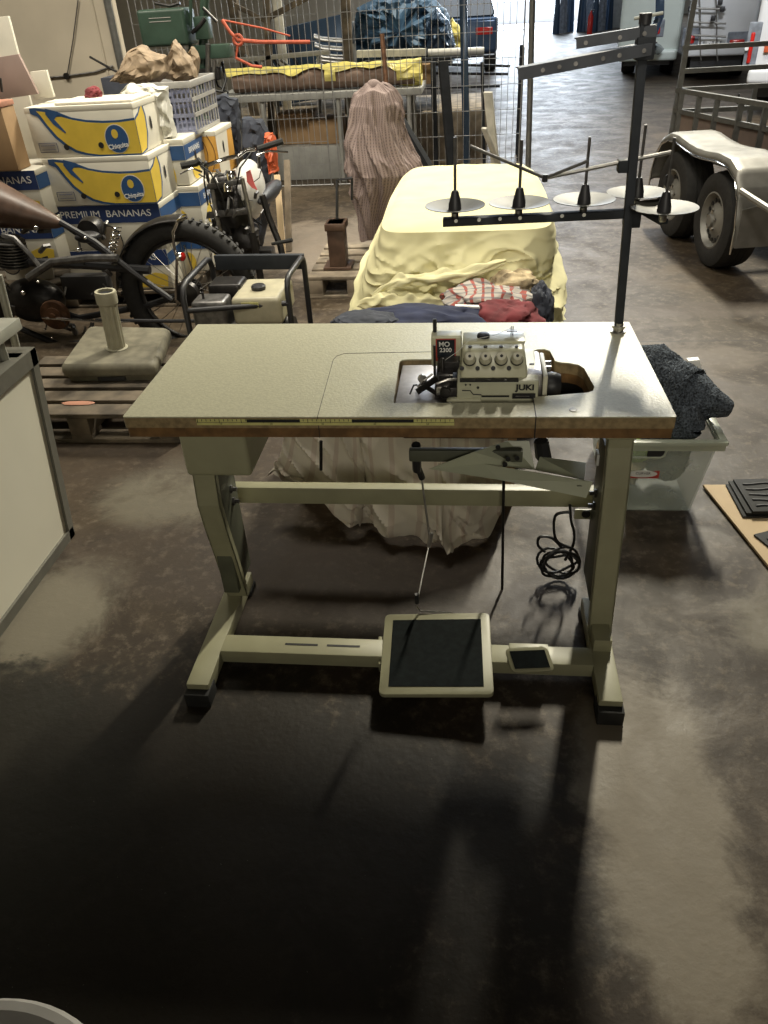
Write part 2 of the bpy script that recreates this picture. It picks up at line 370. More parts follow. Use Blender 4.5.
# tabletop outline with the machine cut-out, drawn as main slab + front right flap
hole = [(.605, .066), (.600, .29), (.606, .303), (.62, .306), (.90, .306), (.918, .318), (.926, .350), (.94, .362), (.957, .363), (.970, .350), (.977, .29), (.99, .281), (1.01, .277), (1.03, .266), (1.041, .245), (1.052, .145), (1.047, .125), (1.035, .116), (.913, .094), (.914, .066)]
def slab(z0, z1, inset, name, mt, bev=0.):
    bm = bmesh.new()
    r = .004
    out = []
    for cx, cy, a0 in ((inset + r, inset + r, 180), (L_ + .001 - inset - r, inset + r, 270), (L_ - .010 - inset - r, .540 - inset - r, 0), (inset + r, .566 - inset - r, 90)):
        for k in range(4): a = R(a0 + 30 * k); out.append((cx + r * math.cos(a), cy + r * math.sin(a)))
    import mathutils.geometry as G
    hv = [(x, y) for x, y in hole]
    res = G.delaunay_2d_cdt([Vector(p) for p in out + hv], [(i, (i + 1) % len(out)) for i in range(len(out))] + [(len(out) + i, len(out) + (i + 1) % len(hv)) for i in range(len(hv))], [], 0, 1e-6)
    vs, fs = res[0], res[2]
    def inside(p, poly):
        c = False; n = len(poly)
        for i in range(n):
            (x1, y1), (x2, y2) = poly[i], poly[i - 1]
            if (y1 > p[1]) != (y2 > p[1]) and p[0] < (x2 - x1) * (p[1] - y1) / (y2 - y1) + x1: c = not c
        return c
    bv = [bm.verts.new((v.x, v.y, z1)) for v in vs]
    for f in fs:
        cx = sum(vs[i].x for i in f) / len(f); cy = sum(vs[i].y for i in f) / len(f)
        if inside((cx, cy), out) and not inside((cx, cy), hv): bm.faces.new([bv[i] for i in f])
    ex = bmesh.ops.extrude_face_region(bm, geom=list(bm.faces))
    for g in ex['geom']:
        if isinstance(g, bmesh.types.BMVert): g.co.z = z0
    bmesh.ops.recalc_face_normals(bm, faces=bm.faces)
    me = bpy.data.meshes.new(name); 
    for v in bm.verts: v.co -= Vector((.6, .15, 0))
    bm.to_mesh(me); bm.free(); me.materials.append(M[mt]); o = bpy.data.objects.new(name, me); C.objects.link(o); o.parent = T
    return o
top = slab(H_ - .003, H_, 0, 'tabletop', 'laminate')
e1 = slab(H_ - .028, H_ - .0031, 0, 'worn_edge', 'wood_edge_worn'); e1.parent = top
e2 = slab(H_ - .052, H_ - .0281, .002, 'core', 'wood_edge'); e2.parent = top
# inlaid seams
sm = MB()
for a, b in (((.445, 0), (.432, .306)), ((.432, .306), (.437, .33)), ((.437, .33), (.456, .346)), ((.456, .346), (.70, .352)), ((.914, 0), (.913, .094))):
    w_ = .0022 if a[0] > .9 else .0012
    sm.bar((a[0], a[1], H_ + .0002), (b[0], b[1], H_ + .0002), w_, .0008)
sm.bar((.914, -.0006, H_), (.914, -.0006, H_ - .052), .0022, .001); sm.bar((.445, -.0006, H_), (.445, -.0006, H_ - .052), .0012, .001)
sm.build('panel_seam', 'ink', top, smooth=False)
MB().lathe([(.0085, 0), (.0085, .0012), (.006, .0016)], (.994, .031, H_)).build('round_plug', 'enginegrey', top)
# ruler tape on the front edge
rt_ = MB().box((.170, -.0012, .7395), (.742, -.0002, .7545)).build('ruler_tape', 'tape', T, smooth=False)
tk = MB()
for i in range(58):
    x = .172 + i * .01; h = .009 if i % 5 == 0 else .005
    tk.box((x, -.0018, .7545 - h), (x + .0012, -.0012, .7545))
tk.box((.170, -.0018, .7465), (.742, -.0014, .7472))
for a, b in ((.285, .405), (.52, .655)): tk.box((a, -.0019, .7472), (b, -.0012, .7542))
tk.build('ruler_marks', 'ink', rt_, smooth=False)
for i in range(5): text_part(str((i + 1) * 10), .006, (.225 + i * .115, -.0014, .7430), (1, 0, 0), (0, 0, 1), 'ink', rt_, 'number', .0002)
# legs
def leg(xo, s, fr, bk):
    # xo outer x, s direction inward; fr/bk profiles [(y,z)] from top to bottom
    t = .004; w = .060
    side = [(xo, y, z) for y, z in fr] + [(xo, y, z) for y, z in reversed(bk)]
    mb = MB().prism(side, (s * t, 0, 0))
    for prof, wd in ((fr, w), (bk, w * .55)):
        for (y0, z0), (y1, z1) in zip(prof[:-1], prof[1:]):
            d = .004 if prof is fr else -.004
            mb.hexa([(xo, y1, z1), (xo + s * wd, y1, z1), (xo + s * wd, y1 + d, z1), (xo, y1 + d, z1), (xo, y0, z0), (xo + s * wd, y0, z0), (xo + s * wd, y0 + d, z0), (xo, y0 + d, z0)])
    # returned lips
    for (y0, z0), (y1, z1) in zip(fr[:-1], fr[1:]):
        xa = xo + s * (w - .003)
        mb.hexa([(xa, y1, z1), (xa + s * .003, y1, z1), (xa + s * .003, y1 + .022, z1), (xa, y1 + .022, z1), (xa, y0, z0), (xa + s * .003, y0, z0), (xa + s * .003, y0 + .022, z0), (xa, y0 + .022, z0)])
    g = mb.build('leg', 'stand', T, smooth=False)
    MB().box((xo + s * .005 if s > 0 else xo - .050, fr[0][0] + .024, .10), (xo + .05 if s > 0 else xo - .005, bk[0][0] - .02, .56)).build('inner_tube', 'stand_d', g, .003)
    for dz in (.40, .36): MB().lathe([(.012, 0), (.012, .006), (.006, .007), (.006, .018)], (xo + s * .05, .26, dz), (s, 0, 0), 6).build('bolt', 'enginegrey', g)
    return g
leg(.068, 1, [(.145, .70), (.145, .52), (.133, .43), (.146, .34), (.169, .235), (.200, .062)], [(.33, .70), (.33, .42), (.31, .25), (.285, .062)])
leg(1.158, -1, [(.150, .70), (.148, .60), (.128, .50), (.105, .28), (.078, .062)], [(.33, .70), (.33, .42), (.30, .25), (.26, .062)])
# top brackets
MB().box((.080, .085, .55), (.245, .42, .707)).build('bracket', 'stand', T, .012, seg=3)
MB().box((1.078, .085, .655), (1.150, .42, .707)).build('bracket', 'stand', T, .008, seg=3)
# feet
for nm, x0, x1 in (('foot', .052, .112), ('foot', 1.098, 1.156)):
    yb_ = .315 if x0 < .5 else .235
    f_ = MB().box((x0, -.15, .018), (x1, yb_, .062)).build(nm, 'stand', T, .004)
    for y0, y1 in ((-.172, -.112), (yb_ - .045, yb_ + .01)): MB().box((x0 - .003, y0, 0), (x1 + .003, y1, .0179 if y0 > 0 else .045)).build('rubber_pad', 'rubber', f_, .003)
    MB().lathe([(.006, 0), (.006, .012)], ((x1 if x0 < .5 else x0 - .012), .0, .05), (1, 0, 0), 8).build('set_screw', 'chrome', f_)
# neck under right leg
MB().box((1.103, .02, .055), (1.150, .12, .10)).build('foot_socket', 'stand', T, .004)
# rear beam and lower crossbar
MB().box((.070, .395, .262), (1.152, .43, .318)).build('rear_beam', 'stand', T, .003)
cb = MB().box((.112, -.035, .028), (.56, .03, .070)).build('crossbar', 'stand', T, .004)
MB().box((.285, -.004, .0703), (.375, .003, .0709)).box((.40, -.004, .0703), (.49, .003, .0709)).build('slot', 'ink', cb, smooth=False)
MB().box((.80, -.040, .028), (1.098, .025, .070)).build('crossbar', 'stand', T, .004)
MB().bar(at(488, 672, z=.045), at(488, 640, z=.05), .012, .03).build('pedal_hinge', 'stand', T, .002)
MB().bar(at(381, 668, z=.045), at(381, 640, z=.05), .012, .03).build('pedal_hinge', 'stand', T, .002)
# large treadle
def pedal(c, ux, uy, w, d, th, rim, name, ink='mat'):
    c, ux, uy = Vector(c), Vector(ux).normalized(), Vector(uy).normalized(); n = ux.cross(uy)
    def pt(a, b, h): return c + ux * a + uy * b + n * h
    out = []; r = .014
    for sx, sy, a0 in ((-1, -1, 180), (1, -1, 270), (1, 1, 0), (-1, 1, 90)):
        for k in range(4):
            a = R(a0 + 30 * k); out.append((sx * (w / 2 - r) + r * math.cos(a), sy * (d / 2 - r) + r * math.sin(a)))
    p = MB().prism([pt(a, b, 0) for a, b in out], n * th).build(name, 'stand', T, .003)
    MB().prism([pt(a, b, th) for a, b in ((-w / 2 + rim, -d / 2 + rim), (w / 2 - rim, -d / 2 + rim), (w / 2 - rim, d / 2 - rim), (-w / 2 + rim, d / 2 - rim))], n * .0015).build('tread_mat', ink, p, smooth=False)
    return p
pa, pb, pc, pd_ = at(383, 694, y=-.155), at(490, 694, y=-.155), at(387, 613, y=.115), at(488, 613, y=.115)
cc = (pa + pb + pc + pd_) / 4
P1 = pedal(cc - Vector((0, 0, .014)), pb - pa, (pc + pd_) - (pa + pb), .288, ((pc + pd_) / 2 - (pa + pb) / 2).length, .014, .024, 'foot_pedal')
qa, qb, qc, qd = at(511, 671, z=.095), at(556, 669, z=.095), at(505, 645, z=.125), at(546, 645, z=.125)
qq = (qa + qb + qc + qd) / 4
pedal(qq - Vector((0, 0, .012)), qb - qa, (qc + qd) - (qa + qb), .108, ((qc + qd) / 2 - (qa + qb) / 2).length, .012, .010, 'small_pedal')
MB().box((.885, -.030, .070), (.985, .01, .092)).build('pedal_mount', 'stand', T, .002)
# pedal rod
rod_top = at(416, 462, y=.28); rod_mid = at(430, 540, y=.2); rod_b = at(417, 603, y=.12)
rd = MB().tube([at(421, 474, y=.27), rod_mid], .0028).tube([rod_mid, rod_b], .0028).build('pedal_rod', 'steel', T)
MB().lathe([(.006, -.02), (.006, .02)], rod_mid, (rod_mid - rod_b), 8).build('rod_coupling', 'steel', rd)
MB().lathe([(.006, 0), (.006, .032)], rod_b + Vector((0, 0, .0)), (0, 0, 1), 8).build('rod_end', 'black', rd)
MB().tube([at(417, 606, y=.118), at(420, 611, y=.118), at(452, 613, y=.118)], .003).build('rod_hook', 'steel', rd)
MB().tube([at(504, 455, y=.36), at(503, 530, y=.36), at(502, 600, y=.33)], .0042).build('knee_rod', 'blackmetal', T)
MB().tube([at(321, 441, y=.1), at(321, 470, y=.1)], .004).build('hanging_screw', 'blackmetal', T)
# machine underside, arm and rubber buffers beneath the top
us = MB().box((.62, .09, .655), (.92, .29, .705)).build('sump_tray', 'blackmetal', T, .006)
MB().box(tuple(at(409, 462, y=.16)), tuple(at(412, 462, y=.16) + Vector((.27, .02, .032)))).build('tray_lip', 'stand_d', us, .004)
MB().tube([at(416, 445, y=.2), at(417, 470, y=.24)], .012).tube([at(416, 462, y=.24), at(422, 478, y=.26)], .009).build('lifting_arm', 'black', us)
# motor body
mo = MB().lathe([(.03, -.09), (.055, -.08), (.06, -.02), (.06, .05), (.05, .07), (.02, .08)], (1.0, .36, .60), (1, 0, 0), 20).build('motor', 'blackmetal', T)
MB().box((.90, .34, .63), (1.06, .40, .705)).build('motor_bracket', 'black', mo, .003)
MB().tube([at(541, 441, y=.22), at(543, 455, y=.22), at(548, 466, y=.22)], [.018, .02, .013]).build('drive_pulley_cover', 'black', mo)
# folded scrap chute: a bent sheet
ch = MB()
A_, B_, C_, D2 = at(431, 467, y=.19), at(476, 447, y=.19), at(505, 441, y=.17), at(486, 464, y=.10)
E_, F_ = at(590, 479, y=.10), at(586, 497, y=.075)
G_ = at(440, 474, y=.08)
def sheet(pts, off=(0, .002, 0)): ch.prism(pts, off)
sheet([at(429, 469, y=.13), at(474, 452, y=.14), at(483, 464, y=.14), at(593, 482, y=.09), at(586, 498, y=.08), at(500, 480, y=.11)])
sheet([at(474, 452, y=.14), at(508, 441, y=.20), at(529, 441, y=.2), at(535, 470, y=.17), at(483, 464, y=.14)])
sheet([at(535, 470, y=.17), at(540, 457, y=.2), at(586, 463, y=.2), at(584, 480, y=.12)])
chp = ch.build('scrap_chute', 'chute', T, smooth=False)
for u, v in ((498, 447), (508, 459), (517, 458), (505, 464)): MB().lathe([(.006, 0), (.006, .003)], at(u, v, y=.135), (0, -1, 0), 12).build('bolt_hole', 'ink', chp)
hb = MB().tube([at(577, 486, y=.085), at(582, 486, y=.085)], .001).build('pressed_slot', 'stand_d', chp)
jb = MB().box(tuple(at(574, 519, y=.3)), tuple(at(597, 510, y=.3) + Vector((0, .004, 0)))).build('cable_bracket', 'stand', T, smooth=False)
MB().lathe([(.012, 0), (.012, .002)], at(586, 514, y=.298), (0, -1, 0), 14).build('bracket_hole', 'ink', jb)
MB().box(tuple(at(596, 466, y=.2)), tuple(at(600, 455, y=.2) + Vector((0, .03, 0)))).build('rocker_switch', 'white', T, .001)
# coiled cable
cpts = []
c0 = at(559, 563, y=.38)
for i in range(120):
    a = i / 120 * 2 * PI * 5.3; rr = .046 + .010 * math.sin(i * .37) ; 
    cpts.append((c0.x + rr * math.cos(a) * 1.15 + .004 * math.sin(i * .21), .38 + .012 * math.sin(i * .5), c0.z + rr * math.sin(a) * .95 + .006 * math.sin(i * .13)))
cb_ = thing('power_cable', 'coiled black power cable hanging below the right end of the sewing table', 'cable', tuple(at(568, 512, y=.38)))
MB().tube(cpts, .0042, 6).build('coil', 'cable', cb_)
for pp_ in ([at(570, 505, y=.38), at(571, 520, y=.38), at(574, 532, y=.38), at(573, 545, y=.375), at(565, 560, y=.37)], [at(570, 512, y=.37), at(556, 515, y=.37), at(554, 530, y=.37), at(558, 542, y=.37), at(572, 548, y=.37)], [at(545, 552, y=.37), at(538, 545, y=.37), at(540, 537, y=.37), at(552, 538, y=.37), at(562, 548, y=.37)]): MB().tube(crv(pp_), .0043, 6).build('loose_loop', 'cable', cb_)

# ------------------------------------------------------------------ overlock machine
S = thing('overlock_sewing_machine', 'cream overlock sewing machine with four tension dials set into the table', 'sewing machine', (.78, .18, .70))
MB().box((.607, .072, .735), (.735, .292, .752)).build('cloth_plate', 'brushed', S, .004)
bd = MB().hexa([(.745, .092, .70), (.925, .092, .70), (.925, .27, .70), (.745, .27, .70), (.745, .098, .797), (.925, .098, .797), (.925, .26, .805), (.745, .26, .805)]).build('base_body', 'cream2', S, .007)
MB().box((.722, .088, .70), (.80, .105, .757)).build('front_cover', 'cream', S, .005)
MB().box((.695, .11, .70), (.75, .28, .775)).build('throat_block', 'blackmetal', S, .005)
# tension panel with sloping front
tp = MB().hexa([(.752, .108, .797), (.902, .108, .797), (.902, .25, .797), (.752, .25, .797), (.757, .155, .847), (.894, .155, .847), (.894, .245, .847), (.757, .245, .847)]).build('tension_housing', 'cream', S, .008, seg=3)
fn = Vector((0, -.050, .047)).normalized()  # outward normal of the sloping front
for i in range(4):
    fx = .773 + i * .0345; o = Vector((fx, .137, .828)) + fn * .002
    kb = MB().lathe([(.0135, 0), (.0145, .004), (.0135, .009)], o, fn, 20).build('dial_seat', 'ink', S)
    k = MB().lathe([(.0125, .006), (.0135, .010), (.0115, .020), (.0095, .024), (.0095, .027), (.004, .028)], o, fn, 20).build('tension_dial', 'knob', S)
    MB().lathe([(.0035, .0272), (.0035, .0287)], o, fn, 10).build('dial_hub', 'ink', k)
    MB().lathe([(.005, 0), (.005, .003)], o + Vector((-.017, -.012, -.014)), fn, 10).build('thread_eyelet', 'ink', S)
    MB().lathe([(.004, 0), (.004, .003)], Vector((fx, .165, .8482)), (0, 0, 1), 10).build('thread_eyelet', 'ink', S)
# top plate
tpl = MB().box((.757, .19, .844), (.897, .250, .852)).build('top_plate', 'cream', S, .004)
MB().lathe([(.014, 0), (.015, .003), (.013, .008), (.008, .010)], (.803, .215, .852), (0, 0, 1), 20).build('oil_cap', 'black', S)
tn = MB()
for dx in (0, .004): tn.tube([(.866 + dx, .225, .852), (.866 + dx, .225, .874)], .0012, 6)
tn.box((.856, .219, .862), (.880, .231, .864)); tn.build('thread_pin', 'steel', S)
MB().tube([(.70, .18, .80), (.745, .16, .84), (.77, .18, .858), (.83, .20, .863), (.867, .225, .870)], .0006, 4).build('thread', 'white', S)
# head cover with badge
hc = MB().box((.684, .198, .788), (.754, .235, .862)).build('head_cover', 'cream', S, .005, seg=3)
bdg = MB().box((.695, .1955, .803), (.741, .1975, .856)).build('badge', 'red', hc, smooth=False)
MB().box((.698, .1935, .812), (.738, .195, .8545)).build('badge_field', 'badge', bdg, smooth=False)
text_part('MO', .016, (.7145, .1933, .8440), (1, 0, 0), (0, 0, 1), 'white', bdg, depth=.0003, bold=.0003)
text_part('2300', .0138, (.7175, .1933, .8300), (1, 0, 0), (0, 0, 1), 'white', bdg, depth=.0003, bold=.0003)
for x in (.702, .733): MB().lathe([(.0045, 0), (.0045, .004)], (x, .198, .796), (0, -1, 0), 10).build('cover_screw', 'ink', hc)
pst = MB().tube([(.692, .225, .858), (.692, .225, .893)], .0045, 8).build('guide_post', 'black', S)
# presser foot, looper area
pf = MB().box((.705, .12, .775), (.735, .19, .80)).box((.70, .16, .79), (.75, .20, .815)).bar((.70, .13, .79), (.655, .11, .765), .006, .014).bar((.71, .10, .76), (.665, .13, .775), .005, .010)
pf.tube([(.694, .15, .86), (.694, .15, .775)], .003).tube([(.712, .15, .83), (.712, .14, .77)], .004).lathe([(.012, 0), (.012, .02)], (.72, .10, .775), (0, -1, 0), 12)
pf.build('presser_foot', 'blackmetal', S, .001)
sp = MB().lathe([(.010, 0), (.010, .012)], (.665, .14, .785), (.3, -1, .2), 12).tube([(.655, .15, .76), (.672, .12, .79), (.69, .13, .80)], .0028).box((.70, .095, .765), (.728, .118, .782)).tube([(.70, .10, .79), (.725, .10, .80), (.745, .11, .795)], .0035)
sp.build('needle_clamp', 'steel', S)
MB().tube([(.640, .10, .765), (.648, .115, .780), (.655, .12, .778)], .0022, 6).build('lever', 'black', S)
# long arm at front: dark slit, plate, letters
MB().box((.80, .0880, .7625), (.861, .0905, .7655)).tube([(.757, .092, .777), (.775, .092, .777), (.782, .091, .768), (.80, .091, .767)], .0012, 6).build('cover_slit', 'ink', S, smooth=False)
MB().box((.752, .093, .7965), (.88, .106, .8005)).build('shadow_gap', 'ink', S, smooth=False)
MB().lathe([(.003, 0), (.003, .002)], (.792, .095, .783), (0, -1, 0), 8).lathe([(.002, 0), (.002, .002)], (.765, .095, .79), (0, -1, 0), 8).lathe([(.002, 0), (.002, .002)], (.775, .095, .79), (0, -1, 0), 8).build('screw', 'ink', S)
text_part('JUKI', .0185, (.895, .0915, .7835), (1, 0, 0), (0, 0, 1), 'ink', S, bold=.0006, squash=1.15)
mp = MB().box((.868, .0895, .758), (.918, .0915, .770)).build('model_plate', 'ink', S, smooth=False)
MB().box((.875, .0889, .7632), (.905, .0894, .7650)).build('plate_line', 'steel', mp, smooth=False)
# right end: grey cover, hand wheel
MB().box((.897, .125, .72), (.935, .26, .800)).build('end_cover', 'brushed', S, .008)
MB().box((.908, .175, .800), (.918, .182, .802)).build('vent_mark', 'ink', S)
MB().box((.935, .12, .73), (.946, .255, .797)).build('belt_guard', 'knob', S, .004)
MB().lathe([(.020, 0), (.029, .002), (.031, .012), (.029, .022), (.025, .032), (.012, .033)], (.946, .16, .757), (1, 0, 0), 28).build('hand_wheel', 'black', S)
MB().lathe([(.012, 0), (.012, .014)], (.946, .215, .780), (1, 0, 0), 16).build('oil_sight', 'chrome', S)

# ------------------------------------------------------------------ thread stand
TS = thing('thread_stand', 'tall black thread stand with five spool plates clamped to the table', 'thread stand', (1.165, .46, .76))
pb_ = at(618, 331, z=.762); pt_ = at(645, 22, y=.50)
pb_ = Vector(pb_); pt_ = Vector(pt_)
def pole(t): return pb_ + (pt_ - pb_) * t
MB().bar(pole(.0), pole(1.0), .020, .020, (0, 1, 0)).build('pole', 'arm', TS, .002)
bs = MB().lathe([(.020, .0), (.020, .004), (.013, .005), (.013, .012), (.017, .013), (.017, .019), (.012, .020), (.012, .026)], pb_ - Vector((0, 0, .003)), (0, 0, 1), 18).build('base_nut', 'steel', TS)
yy = .50
# spool bar
def yb(u, v, d=0): return at(u, v, y=yy + d)
b0, b1 = yb(443, 222), yb(634, 213)
sb_ = MB().bar(b0, b1, .030, .018, (0, 0, 1)).build('spool_bar', 'arm', TS, .002)
for u in (456, 479, 500, 520, 562, 584): MB().lathe([(.0045, 0), (.0045, .0015)], at(u, 221.5 - (u - 443) * .047, y=b0.y - .0165), (0, -1, 0), 10).build('rivet', 'white', sb_)
MB().box(tuple(yb(623, 226) + Vector((0, -.022, 0))), tuple(yb(639, 208) + Vector((.004, .022, 0)))).build('bar_clamp', 'arm', TS, .002)
disc = None
for i, (u, v, dy, ptop) in enumerate(((455, 208, 0, 137), (519, 205, 0, 140), (584, 202, 0, 137), (637, 195, .06, 125), (664, 210, -.06, 138))):
    c = at(u, v, y=yy + dy); r = .073 if i < 4 else .076
    d_ = MB().lathe([(.004, -.006), (.02, -.005), (r * .6, .0), (r, .006), (r, .0075), (r * .6, .0015), (.02, -.003), (.004, -.003)], c, (0, 0, 1), 36).build('spool_plate', 'discs', TS)
    MB().lathe([(.0165, -.004), (.0155, .01), (.009, .036), (.007, .040)], c, (0, 0, 1), 10).build('spool_cone', 'black', d_)
    tip = at(u + (.6 if i < 3 else 3), ptop, y=yy + dy)
    MB().tube([c, (c.x, c.y, tip.z)], .0035, 8).build('spool_pin', 'enginegrey', d_)
    MB().lathe([(.007, -.026), (.009, -.022), (.009, -.012), (.005, -.008), (.005, -.004)], c, (0, 0, 1), 12).build('wing_nut', 'steel', d_)
MB().bar(at(637, 207, y=yy + .06), at(664, 222, y=yy - .06), .022, .012).build('cross_bracket', 'arm', TS, .002)
# lower Y-shaped guide rod
gp = yb(545, 178)
MB().tube([yb(470, 146, -.03), gp, yb(588, 161, -.03)], .0038, 8).build('guide_rod', 'enginegrey', TS)
MB().tube([gp, yb(617, 163), yb(672, 152)], .0048, 8).build('guide_rod', 'steel', TS)
MB().lathe([(.007, -.008), (.007, .008)], gp, (0, 0, 1), 8).build('rod_joint', 'black', TS)
MB().box(tuple(yb(617, 172) + Vector((0, -.016, 0))), tuple(yb(634, 159) + Vector((.006, .016, 0)))).build('rod_clamp', 'arm', TS, .002)
MB().box(tuple(yb(626, 196) + Vector((0, -.014, 0))), tuple(yb(636, 168) + Vector((0, .014, 0)))).build('clamp_plate', 'armgrey', TS, .001)
# small mirror-like finger near the outer spool
MB().lathe([(.013, 0), (.013, .002)], at(668, 180, y=yy - .05), (.3, -1, 0), 16).build('guide_tab', 'enginegrey', TS)
# two upper guide arms (channel section)
def chan(a, b, w, h):
    a, b = Vector(a), Vector(b); mbx = MB()
    mbx.bar(a, b, w, .003, (0, 0, 1))
    off = Vector((0, -w / 2, -h / 2)); mbx.bar(a + off, b + off, .003, h, (0, 0, 1))
    return mbx
a1 = chan(at(518, 68, y=yy - .07), at(654, 42, y=yy), .034, .022).build('upper_guide_arm', 'armgrey', TS, smooth=False)
a2 = chan(at(576, 38, y=yy + .05), at(656, 25, y=yy), .034, .020).build('upper_guide_arm', 'armgrey', TS, smooth=False)
for ar, aa, bb, ks in ((a1, (518, 68, -.07), (654, 42, 0), (.18, .3, .42, .62, .74, .92)), (a2, (576, 38, .05), (656, 25, 0), (.12, .55, .85))):
    p0, p1 = at(aa[0], aa[1], y=yy + aa[2]), at(bb[0], bb[1], y=yy + bb[2])
    for k in ks: MB().lathe([(.0045, 0), (.0045, .0015)], p0.lerp(p1, k) + Vector((0, -.0185, -.011)), (0, -1, 0), 10).build('thread_hole', 'enginegrey', ar)
MB().box(tuple(yb(634, 60) + Vector((0, -.02, 0))), tuple(yb(655, 36) + Vector((0, .02, 0)))).build('arm_clamp', 'arm', TS, .003)
MB().lathe([(.013, 0), (.013, .02)], pole(1.0) - Vector((0, 0, .004)), (0, 0, 1), 14).build('pole_cap', 'black', TS)

# ------------------------------------------------------------------ yellow-sheeted pile behind the table
def rrect(a, hx, hy, p=5.):
    c, s = math.cos(a), math.sin(a); k = (abs(c) ** p + abs(s) ** p) ** (-1 / p)
    return c * k, s * k
PX, PY, HX, HY = .745, 2.38, .345, .62
YS = thing('sheet_covered_pallet_load', 'low bulky load hidden under a pale yellow bed sheet behind the table', 'covered load', (PX, PY, 0))
def top_shape(px, py):
    x = PX + px * HX * (1.0 - .06 * (py > 0) * py); y = PY + py * HY
    return x, y
def ysheet(u, v):
    a = u * 2 * PI; px, py = rrect(a, 1, 1, 9.)
    s = v
    if s < .5:
        k = (s / .5) ** .8; x, y = top_shape(px * k, py * k)
        z = .705 + .012 * N(x * 3, y * 3, 1) + .006 * N(x * 9, y * 9, 3) - .012 * k ** 16 + .02 * max(0, py * k) ** 3
        return x, y, z
    t = (s - .5) / .5
    x, y = top_shape(px, py)
    front = max(0., -math.sin(a)) ** 1.5
    left = max(0., -math.cos(a)) ** 2
    hem = .27 - .07 * left
    # the hem is pulled up at the front right so the textiles show
    g = math.exp(-((x - .90) / .15) ** 2) * front
    g2 = math.exp(-((x - .72) / .10) ** 2) * front
    hem += .17 * g + .05 * g2
    z = .692 - (t ** 1.0) * (.692 - hem)
    fl = .02 + t ** 1.3 * (.085 * left + .09 * front + .03)
    q1 = 1 - abs(N(x * 4.2 + z * 3.5, z * 5, 4)) * 2.6; q2 = 1 - abs(N(x * 9 - z * 6, z * 9 + x * 3, 11)) * 2.4
    q3 = max(0, 1 - abs(N(x * 5 + z * 9, z * 7 - x * 4, 21)) * 5) ** 1.5; q4 = max(0, 1 - abs(N(x * 7 - z * 10, z * 12 + x * 5, 31)) * 5) ** 1.5
    fold = (.055 * q1 + .026 * q2 + .030 * q3 + .018 * q4) * min(1, t * 1.8) + N(u * 22, t * 1.2, 4) * .022 * min(1, t * 1.6)
    swag = .030 * math.sin(10 * (z + .9 * abs(x - .9)) * 3 + 3 * N(x * 3, z * 3, 2)) * front * min(1, t * 2) * (x > .3)
    r = fl + fold + swag * .8
    d = Vector((math.cos(a) * .9, math.sin(a), 0)).normalized()
    return x + d.x * r, y + d.y * r, z + .012 * N(u * 30, t * 4, 9) * t
ys = MB().grid(ysheet, 420, 110)
ys.build('yellow_sheet', 'sheet', YS)
MB().box((PX - HX * .93, PY - HY * .80, .14), (PX + HX * .93, PY + HY * .9, .655)).build('hidden_crate', 'kraft', YS, .02)
MB().box((PX - HX * .93, PY - HY * .85, 0), (PX + HX * .93, PY + HY * .9, .135)).build('base_pallet', 'pallet', YS)
# crumpled lower roll of the sheet on the left front
def roll(pts, r, amp, seed, n=16):
    out = MB(); P = [Vector(p) for p in pts]; segs = 40
    def pos(t):
        k = t * (len(P) - 1); i = min(int(k), len(P) - 2); return P[i].lerp(P[i + 1], k - i)
    def f(u, v):
        p = pos(u); a = v * 2 * PI; rr = r * (math.sin(PI * min(max(u, .02), .98)) ** .35) * (1 + amp * N(u * 9, math.cos(a) * 1.6 + seed, math.sin(a) * 1.6 + seed) * 2)
        return p.x + .2 * rr * math.sin(a), p.y + rr * math.cos(a), p.z + rr * math.sin(a) * .7
    out.grid(f, segs, n); return out
roll([at(372, 296, y=1.60), at(398, 280, y=1.59), at(430, 279, y=1.58), at(462, 276, y=1.59), at(505, 262, y=1.62)], .040, .6, 3).build('sheet_fold', 'sheet', YS, sub=1)
roll([at(358, 304, y=1.56), at(385, 300, y=1.54), at(420, 302, y=1.54), at(452, 303, y=1.54)], .042, .6, 8).build('sheet_fold', 'sheet', YS, sub=1)

# ------------------------------------------------------------------ textile heap in front
tag(MB().box((.17, .79, 0), (.93, 1.36, .40)).build('open_carton', 'kraft', None, .01), 'brown carton under the striped sheet behind the sewing table', 'carton')
def lump(c, r, seed, f=3., amp=.35):
    return MB().ball(c, r, 56, 34, lambda d: 1 + amp * .7 * N(d.x * f * .6 + seed, d.y * f * .6, d.z * f * .6) + .14 * (.5 - abs(N(d.x * 3.2 + seed, d.y * 3.2, d.z * 3.2)) * 2))
tag(lump(tuple(at(420, 321, y=1.30)), (.26, .13, .045), 5, 3, .3).build('folded_cloth', 'navy', None), 'navy cloth folded flat in front of the yellow sheet', 'cloth', None)
tag(lump(tuple(at(365, 322, y=1.22)), (.12, .10, .03), 9).build('folded_cloth', 'darkcloth', None), 'dark grey cloth left of the navy cloth, hardly showing', 'cloth')
tag(lump(tuple(at(505, 318, y=1.36)), (.13, .13, .06), 2).build('garment', 'maroon', None), 'maroon garment in the heap right of the navy cloth', 'garment')
tag(lump(tuple(at(486, 299, y=1.5)), (.16, .12, .055), 7, 3.4, .5).build('shirt', 'plaid', None), 'red and white checked shirt heaped below the raised yellow hem', 'shirt')
tag(lump(tuple(at(513, 287, y=1.60)), (.11, .09, .06), 12, 3, .5).build('garment', 'beigecloth', None), 'beige patterned garment on top of the heap', 'garment')
tag(lump(tuple(at(540, 308, y=1.50)), (.05, .10, .09), 15).build('garment', 'darkcloth', None), 'dark garment at the right edge of the heap', 'garment')
tag(MB().bar(at(455, 306, y=1.36), at(522, 308, y=1.38), .022, .008).build('white_rod', 'white', None, .002), 'short white flat rod lying across the checked shirt', 'rod')
